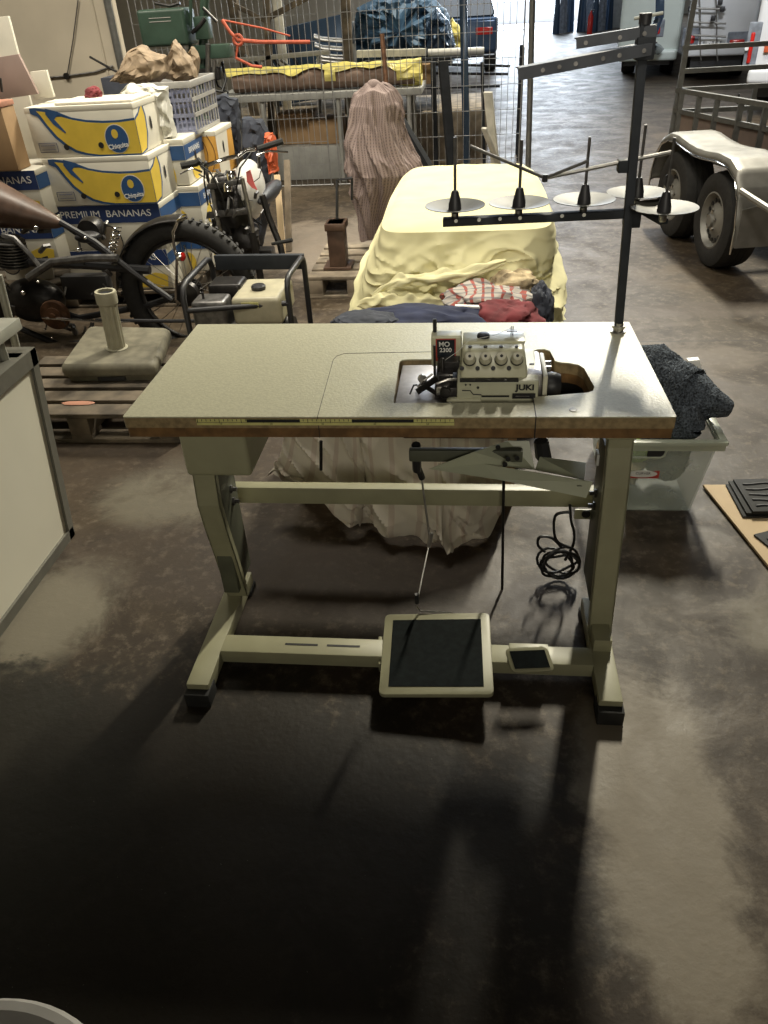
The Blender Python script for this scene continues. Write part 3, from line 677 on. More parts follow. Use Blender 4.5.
# striped sheet hanging down and spilling over the floor
def hang(u, v):
    # top edge along the carton, lower edge following the photograph's corners
    tops = [(.21, .80, .47), (.42, .76, .50), (.68, .74, .50), (.90, .80, .45)]
    bots = [(.15, .735, .17), (.42, .64, .03), (.68, .50, .012), (.88, .66, .03)]
    def L(ps, t):
        k = t * 3; i = min(int(k), 2); s = k - i; s = s * s * (3 - 2 * s); return Vector(ps[i]).lerp(Vector(ps[i + 1]), s)
    a, b = L(tops, u), L(bots, u); p = a.lerp(b, v)
    p.z = max(.008, a.z + (b.z - a.z) * min(1, v ** .85 * 1.12))
    f = (.030 * max(0, 1 - abs(N(u * 8 - v * 3, v * 3 + u, 17)) * 5) + .060 * (.5 - abs(N(u * 5 - v * 1.6, v * 1.2, 1)) * 2) + .035 * N(u * 9 - v * 2, v * 3, 5) + .012 * N(u * 24, v * 4, 9)) * (.35 + .9 * v)
    p.y -= f + .05 * math.sin(PI * v) ; p.x += .12 * v * (u - .3) * (1 - u) * 1.5 + .03 * N(u * 8, v * 3, 8) * v
    if v > .75: p.z += .03 * max(0, N(u * 12, v * 8, 3)) + .012
    return p
tag(MB().grid(hang, 120, 60).build('striped_sheet', 'whitecloth', None), 'off-white striped sheet hanging over the carton and spilling onto the floor', 'sheet')

# ------------------------------------------------------------------ brown checked cover standing on a pallet
def pallet(name, x0, x1, y0, y1, z, n, mt, label, along='X', group=None):
    t = thing(name, label, 'pallet', ((x0 + x1) / 2, (y0 + y1) / 2, 0), group)
    if along == 'X':
        w = (y1 - y0) / (n + (n - 1) * .35); 
        for i in range(n):
            ya = y0 + i * w * 1.35
            MB().box((x0, ya, z - .020), (x1, ya + w, z)).build('deck_board', mt, t, .003)
        for k in range(3):
            xa = x0 + (x1 - x0 - .09) * k / 2
            MB().box((xa, y0, z - .1), (xa + .09, y1, z - .0201)).build('bearer', mt, t, .003)
        for i in (0, n // 2, n - 1):
            ya = y0 + i * w * 1.35
            MB().box((x0, ya, 0), (x1, ya + w * .95, .018)).build('bottom_board', mt, t, .003)
        for k in range(3):
            xa = x0 + (x1 - x0 - .09) * k / 2
            if z > .12:
                for ya in (y0, y1 - .1): MB().box((xa, ya, .0181), (xa + .09, ya + .1, z - .1001)).build('block', mt, t)
    return t
pallet('wooden_pallet', -.20, .36, 2.98, 3.7, .13, 5, 'pallet2', 'grey wooden pallet under the brown checked cover')
BC = thing('cloth_covered_machine', 'tall slim object draped in brown checked cloth on a pallet', 'covered machine', (.22, 3.4, .13))
prof_old = [(1.00, .155, .075, 3.80), (.97, .16, .10, 3.78), (.90, .17, .15, 3.76), (.78, .18, .15, 3.72), (.62, .20, .17, 3.62), (.48, .24, .20, 3.50), (.34, .22, .20, 3.42), (.22, .20, .18, 3.36), (.14, .18, .16, 3.34)]
rows = [(84, 366, 381), (92, 356, 394), (104, 352, 400), (122, 348, 402), (142, 346, 408), (160, 346, 418), (172, 348, 424), (190, 352, 414), (212, 356, 398), (238, 360, 390)]
prof = []
for v_, ul, ur in rows:
    pl_, pr2 = at(ul, v_, y=3.55), at(ur, v_, y=3.55); prof.append(((pl_.z + pr2.z) / 2, (pl_.x + pr2.x) / 2 - .06, (pr2.x - pl_.x) / 2, 3.55))
def bcov(u, v):
    k = v * (len(prof) - 1); i = min(int(k), len(prof) - 2); s = k - i
    z, cx, r, cy = [prof[i][j] * (1 - s) + prof[i + 1][j] * s for j in range(4)]
    a = u * 2 * PI; w2 = math.cos(a) + z * 1.3; f = 1 + .10 * N(math.cos(a) * 2.2, math.sin(a) * 2.2, z * 2.2) + .22 * (.4 - abs(N(w2 * 2.4, math.sin(a) * 2.4, z * 1.1)) * 2) + .12 * (.4 - abs(N(w2 * 5, math.sin(a) * 5 + 4, z * 3)) * 2)
    ex = 1.
    return cx + .06 + r * f * ex * math.cos(a) , cy + r * f * .8 * math.sin(a), z + .03 * N(u * 6, v * 9, 3)
bt_ = prof[0]
MB().grid(bcov, 120, 90).ball((bt_[1] + .06, bt_[3], bt_[0] - .01), (bt_[2], bt_[2] * .8, .035), 20, 10).build('brown_cover', 'browncloth', BC)
MB().box((-.08, 3.10, .131), (.02, 3.22, .40)).box((-.09, 3.09, .36), (.03, 3.24, .40)).box((-.12, 3.09, .131), (.05, 3.26, .15)).build('rusty_base', 'leather', BC, .006)
MB().tube([at(352, 178, y=3.25), at(337, 180, y=3.25), at(337, 235, y=3.2)], .009).tube([at(352, 178, y=3.3), at(352, 200, y=3.3)], .008).build('base_frame', 'black', BC)
# beams standing round it
def post(name, a, b, w, mt, label, cat='beam', h=None, group=None, round_=False, ground=False, parent=None):
    a, b = Vector(a), Vector(b)
    if ground:
        if b.z > a.z: a, b = b, a
        b = a + (b - a) * ((a.z - .001) / (a.z - b.z))
        b.z += w / 2 * 0
    t = MB().tube([a, b], w / 2, 10) if round_ else MB().bar(a, b, w, h)
    o = t.build(name, mt, parent, 0 if round_ else .003)
    return o if parent is not None else tag(o, label, cat, group)
post('rusty_rod', at(382, 34, y=4.1), at(390, 122, y=4.0), .03, 'rust', 'rusty upright rod rising behind the brown checked cloth', 'rod', round_=True)
post('black_beam', at(388, 100, y=4.25), at(430, 170, y=4.12), .06, 'matteblack', 'black steel beam leaning left beside the brown cloth', 'beam', .05, ground=True)
post('black_beam', at(443, 62, y=4.6), at(452, 170, y=4.4), .06, 'matteblack', 'near-vertical black steel beam behind the yellow sheet', 'beam', .05, ground=True)
post('weathered_plank', at(488, 92, y=5.3), at(496, 172, y=5.5), .07, 'sash', 'weathered white plank leaning at the right end of the fence', 'plank', .02, ground=True)
post('weathered_plank', at(484, 128, y=5.2), at(503, 176, y=5.4), .05, 'sash', 'short weathered white plank crossing the leaning one', 'plank', .02, ground=True)
post('fence_pole', at(532, 0, y=5.9) + Vector((-.02, 0, .9)), (1.25, 5.9, 0), .05, 'galv', 'grey round pole standing at the end of the wire fence', 'pole', round_=True)
post('fence_pole', (-2.19, 5.70, 2.1), (-2.19, 5.70, 0), .06, 'galv', 'grey round pole at the end of the concrete wall', 'pole', round_=True)
# wire mesh fence panels
def fence(x0, x1, y, label):
    t = thing('mesh_fence_panel', label, 'fence', ((x0 + x1) / 2, y, 0), 'wire mesh fence panels')
    mb = MB(); n = int(round((x1 - x0 - .06) / .052))
    for i in range(1, n): 
        x = x0 + .03 + (x1 - x0 - .06) * i / n; mb.box((x - .0020, y - .0020, .06), (x + .0020, y + .0020, 2.0))
    for i in range(1, 11):
        z = .04 + i * .19; mb.box((x0 + .02, y - .0055, z - .0022), (x1 - .02, y - .0015, z + .0022))
    mb.build('wire_grid', 'fence', t, smooth=False)
    fr = MB()
    for a, b in (((x0 + .02, y, .05), (x0 + .02, y, 2.02)), ((x1 - .02, y, .05), (x1 - .02, y, 2.02)), ((x0, y, .06), (x1, y, .06)), ((x0, y, 2.0), (x1, y, 2.0))): fr.tube([a, b], .006, 8)
    fr.build('frame', 'fence', t)
fence(-2.12, -.50, 5.9, 'wire mesh fence panel behind the carton stacks, left of two')
fence(-.46, 1.18, 5.9, 'wire mesh fence panel behind the yellow sheet, right of two')

# ------------------------------------------------------------------ clear tub with wool, right of the table
x0, x1, y0, y1 = 1.215, 1.555, .73, 1.22
TB = thing('storage_tub', 'clear plastic storage tub on the floor right of the sewing table', 'tub', ((x0 + x1) / 2, (y0 + y1) / 2, 0))
def tubwall(z, g): return [(x0 - g, y0 - g, z), (x1 + g, y0 - g, z), (x1 + g, y1 + g, z), (x0 - g, y1 + g, z)]
A, B = tubwall(.003, -.035), tubwall(.29, 0.)
Ai, Bi = tubwall(.006, -.039), tubwall(.29, -.004)
tub = MB()
tub.add(A + B + Ai + Bi, [(0, 1, 2, 3)] + [(i, (i + 1) % 4, 4 + (i + 1) % 4, 4 + i) for i in range(4)] + [(8 + i, 12 + i, 12 + (i + 1) % 4, 8 + (i + 1) % 4) for i in range(4)] + [(11, 10, 9, 8)] + [(4 + i, 4 + (i + 1) % 4, 12 + (i + 1) % 4, 12 + i) for i in range(4)])
tub.build('tub_body', 'tub', TB, smooth=False)
rim = MB(); g0, g1 = .0, .022
for z0, z1 in ((.288, .300),):
    for a, b in (((x0 - g1, y0 - g1), (x1 + g1, y0)), ((x0 - g1, y1), (x1 + g1, y1 + g1)), ((x0 - g1, y0), (x0, y1)), ((x1, y0), (x1 + g1, y1))): rim.box((a[0], a[1], z0), (b[0], b[1], z1))
rim.box((x0 - .02, y0 - .010, .262), (x1 + .02, y0 - .006, .288)); rim.box((x1 + .006, y0, .262), (x1 + .010, y1, .288))
rim.build('rim', 'tubrim', TB, .002)
x0 += .028
hd = MB(); hd.tube([(x0 + .04, y0 - .003, .262), (x0 + .04, y0 - .001, .240), (x0 + .05, y0 + .001, .232), (x0 + .14, y0 + .001, .232), (x0 + .152, y0 - .001, .240), (x0 + .156, y0 - .003, .262)], .004, 8); hd.build('handle_rim', 'tubrim', TB)
MB().box((x0 + .098, y0 - .001, .236), (x0 + .150, y0 + .001, .260)).build('handle_opening', 'black', TB, smooth=False)
lb = MB()
lbp = [(x0 + .045, y0 + .002, .145), (x0 + .150, y0 + .002, .145), (x0 + .150, y0 - .0015, .175), (x0 + .045, y0 - .0005, .163)]
lb.prism([Vector(p) + Vector((0, .012, 0)) for p in lbp], (0, .0015, 0)); lbo = lb.build('label_sticker', 'red', TB, smooth=False)
el = MB(); el.prism([Vector((x0 + .096 + .048 * math.cos(a), y0 + .0115 - .12 * .014 * math.sin(a), .163 + .014 * math.sin(a))) for a in [2 * PI * k / 24 for k in range(24)]], (0, .001, 0)); elo = el.build('label_oval', 'white', lbo, smooth=False)
text_part('CURVER', .013, (x0 + .098, y0 + .0110, .165), (1, 0, 0), (0, -.12, 1), 'ink', lbo, depth=.0003)
x0 -= .028
tag(lump((x0 + .095, y0 + .058, .222), (.055, .035, .036), 4).build('lime_cloth', 'lime', None), 'lime green cloth inside the clear tub, by its handle', 'cloth')
tag(lump((x0 + .10, y0 + .24, .10), (.085, .14, .07), 14).build('pale_green_cloth', 'beigecloth', None), 'pale cloth lying low inside the clear tub', 'cloth')
def fur(u, v):
    a = u * 2 * PI; z = v
    return 0, 0, 0
def blobpath(path, n=24, k=60, seed=0, fz=.05):
    P = [(Vector(p), r) for p, r in path]
    def f(u, v):
        t = v * (len(P) - 1); i = min(int(t), len(P) - 2); s = t - i; s2 = s * s * (3 - 2 * s)
        c = P[i][0].lerp(P[i + 1][0], s2); r = P[i][1] * (1 - s2) + P[i + 1][1] * s2
        e = min(1, max(.01, math.sin(PI * v)) ** .3)
        d = (P[i + 1][0] - P[i][0]).normalized(); a = d.cross(Vector((0, 0, 1))).normalized(); b = a.cross(d)
        an = u * 2 * PI; q = 1 + .18 * N(math.cos(an) * 1.5 + seed, math.sin(an) * 1.5, v * 5) + fz * random.uniform(-1, 1)
        return c + (a * math.cos(an) + b * math.sin(an)) * r * q * e
    return MB().grid(f, n, k)
wl = blobpath([(at(628, 352, y=1.02), .05), (at(650, 365, y=.98), .085), (at(668, 392, y=.93), .11), (at(690, 400, y=.88), .105), (at(712, 403, y=.84), .06), (at(732, 410, y=.82), .045)], 90, 120, 2, .035)
wlo = tag(wl.build('wool_blanket', 'wool', None), 'fluffy charcoal wool blanket stuffed into the clear tub', 'blanket')
blobpath([(at(650, 425, y=.92), .09), (at(662, 440, y=.9), .10), (at(670, 470, y=.95), .08)], 60, 60, 6, .03).build('blanket_fold', 'wool', wlo)
blobpath([(at(690, 405, y=.80), .035), (at(688, 425, y=.80), .05), (at(676, 440, y=.80), .04)], 50, 50, 9, .03).build('blanket_fold', 'wool', wlo)
tag(MB().prism([at(688, 361, y=1.1), at(700, 360, y=1.1), at(705, 380, y=1.1), at(697, 385, y=1.1)], (0, .03, 0)).build('paper_scrap', 'white', None, .003), 'pale blue-white tissue poking up behind the wool blanket', 'tissue')
# cardboard with black plates
p0 = at(703, 485, z=.012); p1 = at(770, 568, z=.012)
e_ = (p1 - p0); far = Vector((.75, .02, 0))
pp = [p0, p0 + e_ * 1.6, p0 + e_ * 1.6 + far, p0 + far]
tag(MB().prism([Vector((p.x, p.y, .004)) for p in pp], (0, 0, .010)).build('cardboard_sheet', 'kraftlight', None, .002), 'tan cardboard sheet lying on the floor at the right edge', 'cardboard')
def plate(c, rz, label, dz, w=.30, d=.20):
    t = thing('black_tray', label, 'tray', c, 'black ribbed trays on the cardboard')
    c = (c[0] - .03 + dz, c[1], c[2]); mx = Matrix.Translation(Vector(c)) @ Matrix.Rotation(rz, 4, 'Z')
    MB().box((0, 0, 0), (w, d, .007), mx).build('tray_plate', 'rubber', t, .002)
    r_ = MB()
    for i in range(5):
        a = [mx @ Vector((.02 + (w - .04) * k / 10, .03 + i * .034 + .004 * math.sin(k * 1.3 + i), .008)) for k in range(11)]
        r_.tube(a, .004, 6)
    r_.build('rib', 'black', t)
for i, (u, v, rz) in enumerate(((755, 521, .05), (746, 515, .03), (752, 518, .04))[:3]):
    pass
c1 = at(752, 518, z=.015)
plate((c1.x, c1.y, .0145), .02, 'black ribbed tray at the bottom of the small stack on the cardboard', 0)
plate((c1.x + .012, c1.y + .008, .0225), .03, 'black ribbed tray in the middle of the small stack on the cardboard', 0)
plate((c1.x + .030, c1.y + .006, .0305), .05, 'black ribbed tray on top of the small stack on the cardboard', 0)
c2 = at(762, 548, z=.015)
plate((c2.x, c2.y - .12, .0145), .4, 'single black ribbed tray nearest the front edge of the cardboard', .10)

# ------------------------------------------------------------------ white bucket bottom left
bc = Vector((.11, -1.25, 0))
BK = thing('round_tub', 'cream round tub on the floor at the bottom left corner, only its rim showing', 'tub', tuple(bc))
MB().lathe([(.21, 0), (.246, .27), (.256, .272), (.258, .288), (.25, .30), (.238, .298), (.234, .27), (.20, .012), (.0, .010)], bc, (0, 0, 1), 64, cap=False).build('tub_wall', 'crategrey', BK)

# ------------------------------------------------------------------ white framed counter, left
xf = -.60
ct = at(34, 347, x=xf); cbm = at(74, 534, x=xf)
yT, zT, yB = ct.y, ct.z, cbm.y
WC = thing('framed_panel_counter', 'white counter panel in a grey metal frame at the left edge', 'counter', (xf, 0, 0))
yn = -.75; th = .5
def sh(y, z): return y + (yT - yB) * z / zT
MB().hexa([(xf - th, yn, .01), (xf - .006, yn, .01), (xf - .006, sh(yB, 0) - .01, .01), (xf - th, sh(yB, 0) - .01, .01), (xf - th, yn, zT - .012), (xf - .006, yn, zT - .012), (xf - .006, yT - .01, zT - .012), (xf - th, yT - .01, zT - .012)]).build('white_panel', 'whitepanel', WC, smooth=False)
fw_ = .034
def yz(a, b, w, name='frame_rail'):
    return MB().bar(a, b, w, .016, (1, 0, 0))
MB().hexa([(xf - .012, yB - fw_, 0), (xf + .004, yB - fw_, 0), (xf + .004, yB, 0), (xf - .012, yB, 0), (xf - .012, yT - fw_, zT), (xf + .004, yT - fw_, zT), (xf + .004, yT, zT), (xf - .012, yT, zT)]).build('frame_post', 'greyframe', WC, smooth=False)
MB().box((xf - .012, yn, 0), (xf + .004, yB - .0, fw_)).build('frame_rail', 'greyframe', WC, smooth=False)
MB().box((xf - .012, yn, zT - .05), (xf + .004, yT - .002, zT + .001)).build('frame_rail', 'greyframe', WC, smooth=False)
MB().box((xf - th, yT - .05, zT - .01), (xf - .012, yT, zT + .001)).build('frame_rail', 'greyframe', WC, smooth=False)
MB().box((xf - th, yn, zT - .006), (xf - .06, yT - .085, zT + .0005)).build('top_recess', 'black', WC, smooth=False)
MB().box((xf - .06, yn, zT - .012), (xf - .011, yT - .05, zT + .0012)).box((xf - th, yT - .085, zT - .012), (xf - .011, yT - .049, zT + .0012)).build('top_edge', 'greyframe', WC, smooth=False)
MB().box((xf - .55, -.6, .702), (-.62, .705, .738)).build('upper_shelf', 'greyframe2', WC, .004)
MB().tube([(-1.0, .60, zT - .02), (-1.0, .60, .702)], .014).build('shelf_support', 'greyframe2', WC)
MB().tube([(-.645, .60, zT), (-.645, .60, .702)], .014).build('shelf_support', 'greyframe2', WC)
#, 'light grey cabinet corner just behind the framed white counter', 'cabinet', (u1.x - .3, .9, 0))
#, (u1.x, 1.15, u1.z + .03)).build('cabinet_top', 'greyframe2', W2, .012)
#, (u1.x - .03, 1.12, .579)).build('cabinet_body', 'greyframe2', W2, .004)
post('grey_upright', at(-2, 275, y=1.15), at(12, 330, y=1.15), .03, 'greyframe2', 'pale grey upright tube at the left edge behind the counter', 'tube', round_=True, ground=True)

# ------------------------------------------------------------------ pallet with parasol base
pallet('wooden_pallet', -1.28, -.42, 1.22, 1.83, .135, 5, 'pallet', 'dark wooden pallet under the parasol base, left of the sewing table')
tag(MB().ball(at(78, 403, z=.138), (.075, .018, .003), 14, 6, lambda d: 1 + .3 * N(d.x * 3, d.y * 3, 0)).build('paper_scrap', 'salmon', None), 'crumpled pinkish scrap lying on the front pallet board', 'scrap')
pz = .136
PB = thing('parasol_base', 'square grey plastic parasol base with ivory tube on the dark pallet', 'parasol base', (-.86, 1.75, pz))
q = [at(58, 366, z=pz + .085), at(155, 364, z=pz + .085), at(171, 327, z=pz + .085), at(88, 325, z=pz + .085)]
qc = sum(q, Vector()) / 4
def ringq(k, z): return [Vector((qc.x + (p.x - qc.x) * k, qc.y + (p.y - qc.y) * k, z)) for p in q]
mbp = MB()
def octo(k, z, c=.06):
    r_ = ringq(k, z); out = []
    for i in range(4):
        p, pr_, nx = r_[i], r_[i - 1], r_[(i + 1) % 4]
        out += [p + (pr_ - p) * c, p + (pr_ + nx - p * 2) * c * .3, p + (nx - p) * c]
    return out
levels = [(.93, pz + .030), (.985, pz + .034), (1.0, pz + .055), (.985, pz + .072), (.95, pz + .080), (.93, pz + .085)]
vs = []; fs = []
for k, z in levels: vs += octo(k, z)
nn = 12
for i in range(len(levels) - 1):
    for j in range(nn): fs.append((i * nn + j, i * nn + (j + 1) % nn, (i + 1) * nn + (j + 1) % nn, (i + 1) * nn + j))
fs.append(tuple(range(nn))[::-1]); fs.append(tuple((len(levels) - 1) * nn + j for j in range(nn)))
mbp.add(vs, fs).build('upper_shell', 'plastergrey', PB)
mbp = MB(); vs = octo(.90, pz) + octo(.95, pz + .030); fs = [(j, (j + 1) % nn, nn + (j + 1) % nn, nn + j) for j in range(nn)] + [tuple(range(nn))[::-1], tuple(nn + j for j in range(nn))]
mbp.add(vs, fs).build('lower_shell', 'plastergrey', PB)
fl_, fr_ = ringq(.952, pz)[0], ringq(.952, pz)[1]
MB().prism([fl_.lerp(fr_, .36) + Vector((0, -.004, .006)), fl_.lerp(fr_, .66) + Vector((0, -.004, .006)), fl_.lerp(fr_, .66) + Vector((0, -.004, .024)), fl_.lerp(fr_, .36) + Vector((0, -.004, .024))], (0, .02, 0)).build('grip_recess', 'black', PB, smooth=False)
tb = at(117, 348, z=pz + .085); tt = at(105, 291, y=tb.y)
tv = (tt - tb).normalized(); hh = (tt - tb).length
tbm = MB(); n = 28; base = 0
vs = []; 
for h in (0, hh * .78):
    a = tv.orthogonal().normalized(); b = tv.cross(a)
    for j in range(n):
        r = .036 + (.0035 if j % 2 else 0); t = 2 * PI * j / n; vs.append(tb + tv * h + (a * math.cos(t) + b * math.sin(t)) * r)
tbm.add(vs, [(j, (j + 1) % n, n + (j + 1) % n, n + j) for j in range(n)] + [tuple(range(n))[::-1], tuple(n + j for j in range(n))])
tbo = tbm.build('fluted_tube', 'plastictube', PB, smooth=False)
MB().lathe([(.040, hh * .78), (.046, hh * .80), (.047, hh * .97), (.045, hh), (.034, hh), (.034, hh * .90)], tb, tv, 28).build('tube_collar', 'plastictube', PB)
MB().lathe([(.030, hh * .96), (.030, hh * .965)], tb, tv, 20).build('bore', 'black', PB)
MB().lathe([(.048, .0), (.050, .004), (.044, .006)], tb, tv, 28).build('base_ring', 'plastictube', PB)

# ------------------------------------------------------------------ banana cartons
def carton(label, x, y, z, w, d, h, style, group='banana cartons stacked by the wall', name='banana_carton'):
    t = thing(name, label, 'carton', (x + w / 2, y + d / 2, z), group)
    body = MB().box((x, y, z + .001), (x + w, y + d, z + h - .018)).build('carton_body', 'boxwhite' if style != 'orange' else 'boxorange', t, .004)
    MB().box((x - .003, y - .0005, z + h - .03), (x + w + .003, y + d + .003, z + h - .001)).build('lid', 'boxwhite', t, .003)
    def P(u, v, o=.001): return Vector((x + u * w, y - .0008 - o, z + v * h))
    def Q(u, v, o=.001): return Vector((x + w + .0005 + o, y + u * d, z + v * h))
    def face(poly, o, nm, mt, side=False, parent=t):
        f = Q if side else P
        return MB().prism([f(a, b, o) for a, b in poly], (.0006, 0, 0) if side else (0, -.0006, 0)).build(nm, mt, parent, smooth=False)
    def oval(cu, cv, ru, rv, n=24): return [(cu + ru * math.cos(2 * PI * k / n), cv + rv * math.sin(2 * PI * k / n)) for k in range(n)]
    def holes(pts, side=False):
        mb = MB()
        for cu, cv in pts: mb.prism([(Q if side else P)(a, b, .0042) for a, b in oval(cu, cv, .026 if not side else .035, .062 if not side else .13, 14)], (.0006, 0, 0) if side else (0, -.0006, 0))
        mb.build('hand_hole', 'ink', t, smooth=False)
    if style == 'banana':
        up = [(.05, .985), (.10, .99), (.20, .955), (.30, .90), (.42, .78), (.55, .72), (.70, .69), (.85, .69), (1.0, .72)]
        lo = [(1.0, .0), (.85, .0), (.70, .0), (.58, .0), (.47, .035), (.38, .10), (.30, .22), (.22, .40), (.16, .62), (.11, .82), (.05, .88)]
        face(up + lo, .0010, 'banana_outline', 'boxblue')
        up2 = [(.11, .93), (.20, .90), (.24, .80), (.33, .80), (.42, .735), (.55, .675), (.70, .645), (.85, .645), (1.0, .675)]
        lo2 = [(1.0, .03), (.85, .03), (.70, .03), (.60, .035), (.49, .075), (.40, .14), (.32, .26), (.245, .43), (.185, .64), (.14, .84)]
        face(up2 + lo2, .0018, 'banana_print', 'boxyellow')
        face([(.20, .97), (.31, .90), (.36, .80), (.30, .83), (.26, .76), (.34, .50), (.33, .48), (.24, .66), (.19, .86)], .0026, 'peel_line', 'boxblue')
        # the print runs on round the corner
        face([(0, .72), (.16, .80), (.30, .96), (.36, .96), (.42, .70), (.38, .34), (.25, .05), (0, .0)], .0010, 'side_outline', 'boxblue', True)
        face([(0, .675), (.14, .74), (.28, .88), (.33, .88), (.37, .70), (.34, .38), (.23, .08), (0, .03)], .0018, 'side_print', 'boxyellow', True)
        lg = face(oval(.80, .33, .112, .29), .0026, 'logo_ring', 'boxwhite')
        face(oval(.80, .33, .105, .272), .0034, 'logo_oval', 'boxblue', parent=lg)
        face(oval(.79, .43, .03, .09), .0040, 'logo_emblem', 'boxyellow', parent=lg)
        text_part('Chiquita', .034, P(.80, .19, .0048), (1, 0, .12), (-.12, 0, 1), 'white', lg, bold=.0006)
        rr = MB()
        for a, b in (((.05, .12), (.22, .12)), ((.05, .30), (.22, .30))): rr.bar(P(*a, .001), P(*b, .001), .0015, .002)
        for a, b in (((.05, .12), (.05, .30)), ((.22, .12), (.22, .30))): rr.bar(P(*a, .001), P(*b, .001), .0015, .002)
        for v in (.25, .17): rr.bar(P(.07, v, .001), P(.20, v, .001), .001, .007, (0, 1, 0))
        rr.build('printed_box', 'boxnavy', t, smooth=False)
        holes([(.31, .21), (.64, .22)]); holes([(.55, .52)], True)
    elif style == 'premium':
        face([(0, .60), (1, .60), (1, .99), (0, .99)], .001, 'navy_band', 'boxnavy')
        face([(0, .60), (1, .60), (1, .99), (0, .99)], .001, 'side_band', 'boxblue', True)
        text_part('PREMIUM  BANANAS', h * .21, P(.48, .80, .0022), (1, 0, 0), (0, 0, 1), 'white', t, squash=1.12)
        lg = face(oval(.47, .18, .12, .38), .0012, 'logo_ring', 'ink'); face(oval(.47, .18, .11, .35), .002, 'logo_oval', 'pallet2', parent=lg)
        face([(.60, .05), (.70, .3), (.85, .42), (.97, .36), (.95, .05)], .0012, 'banana_print', 'boxyellow')
    elif style == 'blueband':
        face([(0, .55), (1, .55), (1, .86), (0, .86)], .001, 'blue_band', 'boxblue'); face([(0, .55), (1, .55), (1, .86), (0, .86)], .001, 'side_band', 'boxblue', True)
        face(oval(.3, .22, .22, .25), .001, 'banana_print', 'boxyellow'); face(oval(.45, .25, .2, .22), .001, 'side_print', 'boxyellow', True)
        text_part('BANANAS', h * .18, Q(.5, .70, .002), (0, 1, 0), (0, 0, 1), 'white', t); holes([(.5, .55)], True)
    else:
        rr = MB()
        for k in range(3): rr.tube([P(.12 + .28 * k + .22 * math.sin(PI * i / 12), .12 + .80 * i / 12, .001) for i in range(13)], .0022, 5)
        rr.build('peel_line', 'rust', t)
        face(oval(.14, .32, .07, .09), .001, 'brown_spot', 'rust')
        face([(0, 0), (1, 0), (1, .13), (0, .13)], .0008, 'pale_band', 'boxwhite')
        text_part('SELECTION', h * .12, P(.55, .06, .0016), (1, 0, 0), (0, 0, 1), 'ink', t)
        face([(0, 0), (.55, 0), (.7, .99), (0, .99)], .001, 'side_panel', 'boxwhite', True); holes([(.35, .6)], True)
    return t
yA = 2.9
f0 = at(22, 108, y=yA); f1 = at(128, 104, y=yA); fb = at(40, 161, y=yA)
wA = f1.x - f0.x + .01; hA = f0.z - fb.z - .012; zA = f0.z; xA = f0.x + .02
carton('yellow banana carton topmost of the big stack at the left', xA - .012, yA, zA - hA, wA, .38, hA, 'banana')
carton('yellow banana carton second in the stack, under the topmost one', xA + .018, yA - .01, zA - 2 * hA - .001, wA, .38, hA, 'banana')
carton('navy banded premium banana carton under the two yellow ones', xA + .0, yA, zA - 3 * hA - .002, wA + .02, .38, hA, 'premium')
carton('banana carton at the bottom of the left stack, behind the motorcycle wheel', xA - .01, yA, .105, wA + .02, .38, zA - 3 * hA - .108, 'premium')
pallet('wooden_pallet', xA - .8, xA + wA + .1, yA - .02, yA + .8, .10, 5, 'pallet', 'dark pallet carrying the banana carton stacks')
lf = at(34, 162, y=2.75)
carton('banana carton at the left edge with only the end of its navy band showing', lf.x - .60, 2.76, at(20, 210, y=2.75).z - .05, .58, .36, .25, 'premium')
z_ = at(20, 210, y=2.75).z - .05
carton('banana carton low at the left edge behind the leather saddle', lf.x - .60, 2.76, z_ - .26, .58, .36, .25, 'premium')
# brown box with folders on the far left
bx0 = at(26, 157, y=2.72); bxt = at(12, 108, y=2.72)
bx0 = at(24, 157, y=2.74)
bb = thing('cardboard_box', 'brown cardboard box with salmon rim above the left edge cartons', 'box', (bx0.x - .3, 2.9, z_ + .252))
MB().box((bx0.x - .55, 2.74, z_ + .252), (bx0.x - .05, 2.875, bxt.z)).build('box_body', 'kraft', bb, .004)
MB().box((bx0.x - .55, 2.735, bxt.z + .001), (bx0.x - .045, 2.88, bxt.z + .028)).build('rim', 'salmon', bb, .006)
MB().bar(at(0, 78, y=2.9), at(2, 92, y=2.9), .01).build('handle_slot', 'ink', bb)
tag(MB().prism([at(-30, 62, y=3.02), at(18, 54, y=3.02), at(38, 94, y=3.02), at(-30, 104, y=3.02)], (0, .02, 0)).build('mauve_board', 'mauve', None, .002), 'dusty mauve board leaning behind the brown box at the left edge', 'board')
tag(MB().prism([at(-30, 20, y=3.15), at(8, 16, y=3.15), at(32, 108, y=3.15), at(60, 330, y=3.15), at(20, 340, y=3.15), at(-30, 112, y=3.15)], (0, .02, 0)).build('white_board', 'boxwhite', None, .002), 'pale grey board in the top left corner, above the mauve one', 'board')
tag(MB().prism([at(30, 72, y=3.1), at(46, 70, y=3.1), at(54, 97, y=3.1), at(34, 100, y=3.1)], (0, .02, 0)).build('white_board', 'boxwhite', None, .002), 'small white card standing on the topmost yellow carton', 'card')
tag(lump(tuple(at(93, 94, y=3.15)), (.05, .04, .035), 3).build('maroon_pouch', 'maroon', None), 'small maroon pouch on the topmost yellow carton', 'pouch')
tag(MB().box((xA + .15, yA + .03, zA + .001), (xA + wA - .02, yA + .33, zA + .012)).build('loose_flap', 'boxwhite', None, .002), 'loose white carton flap lying on the topmost yellow carton', 'flap')
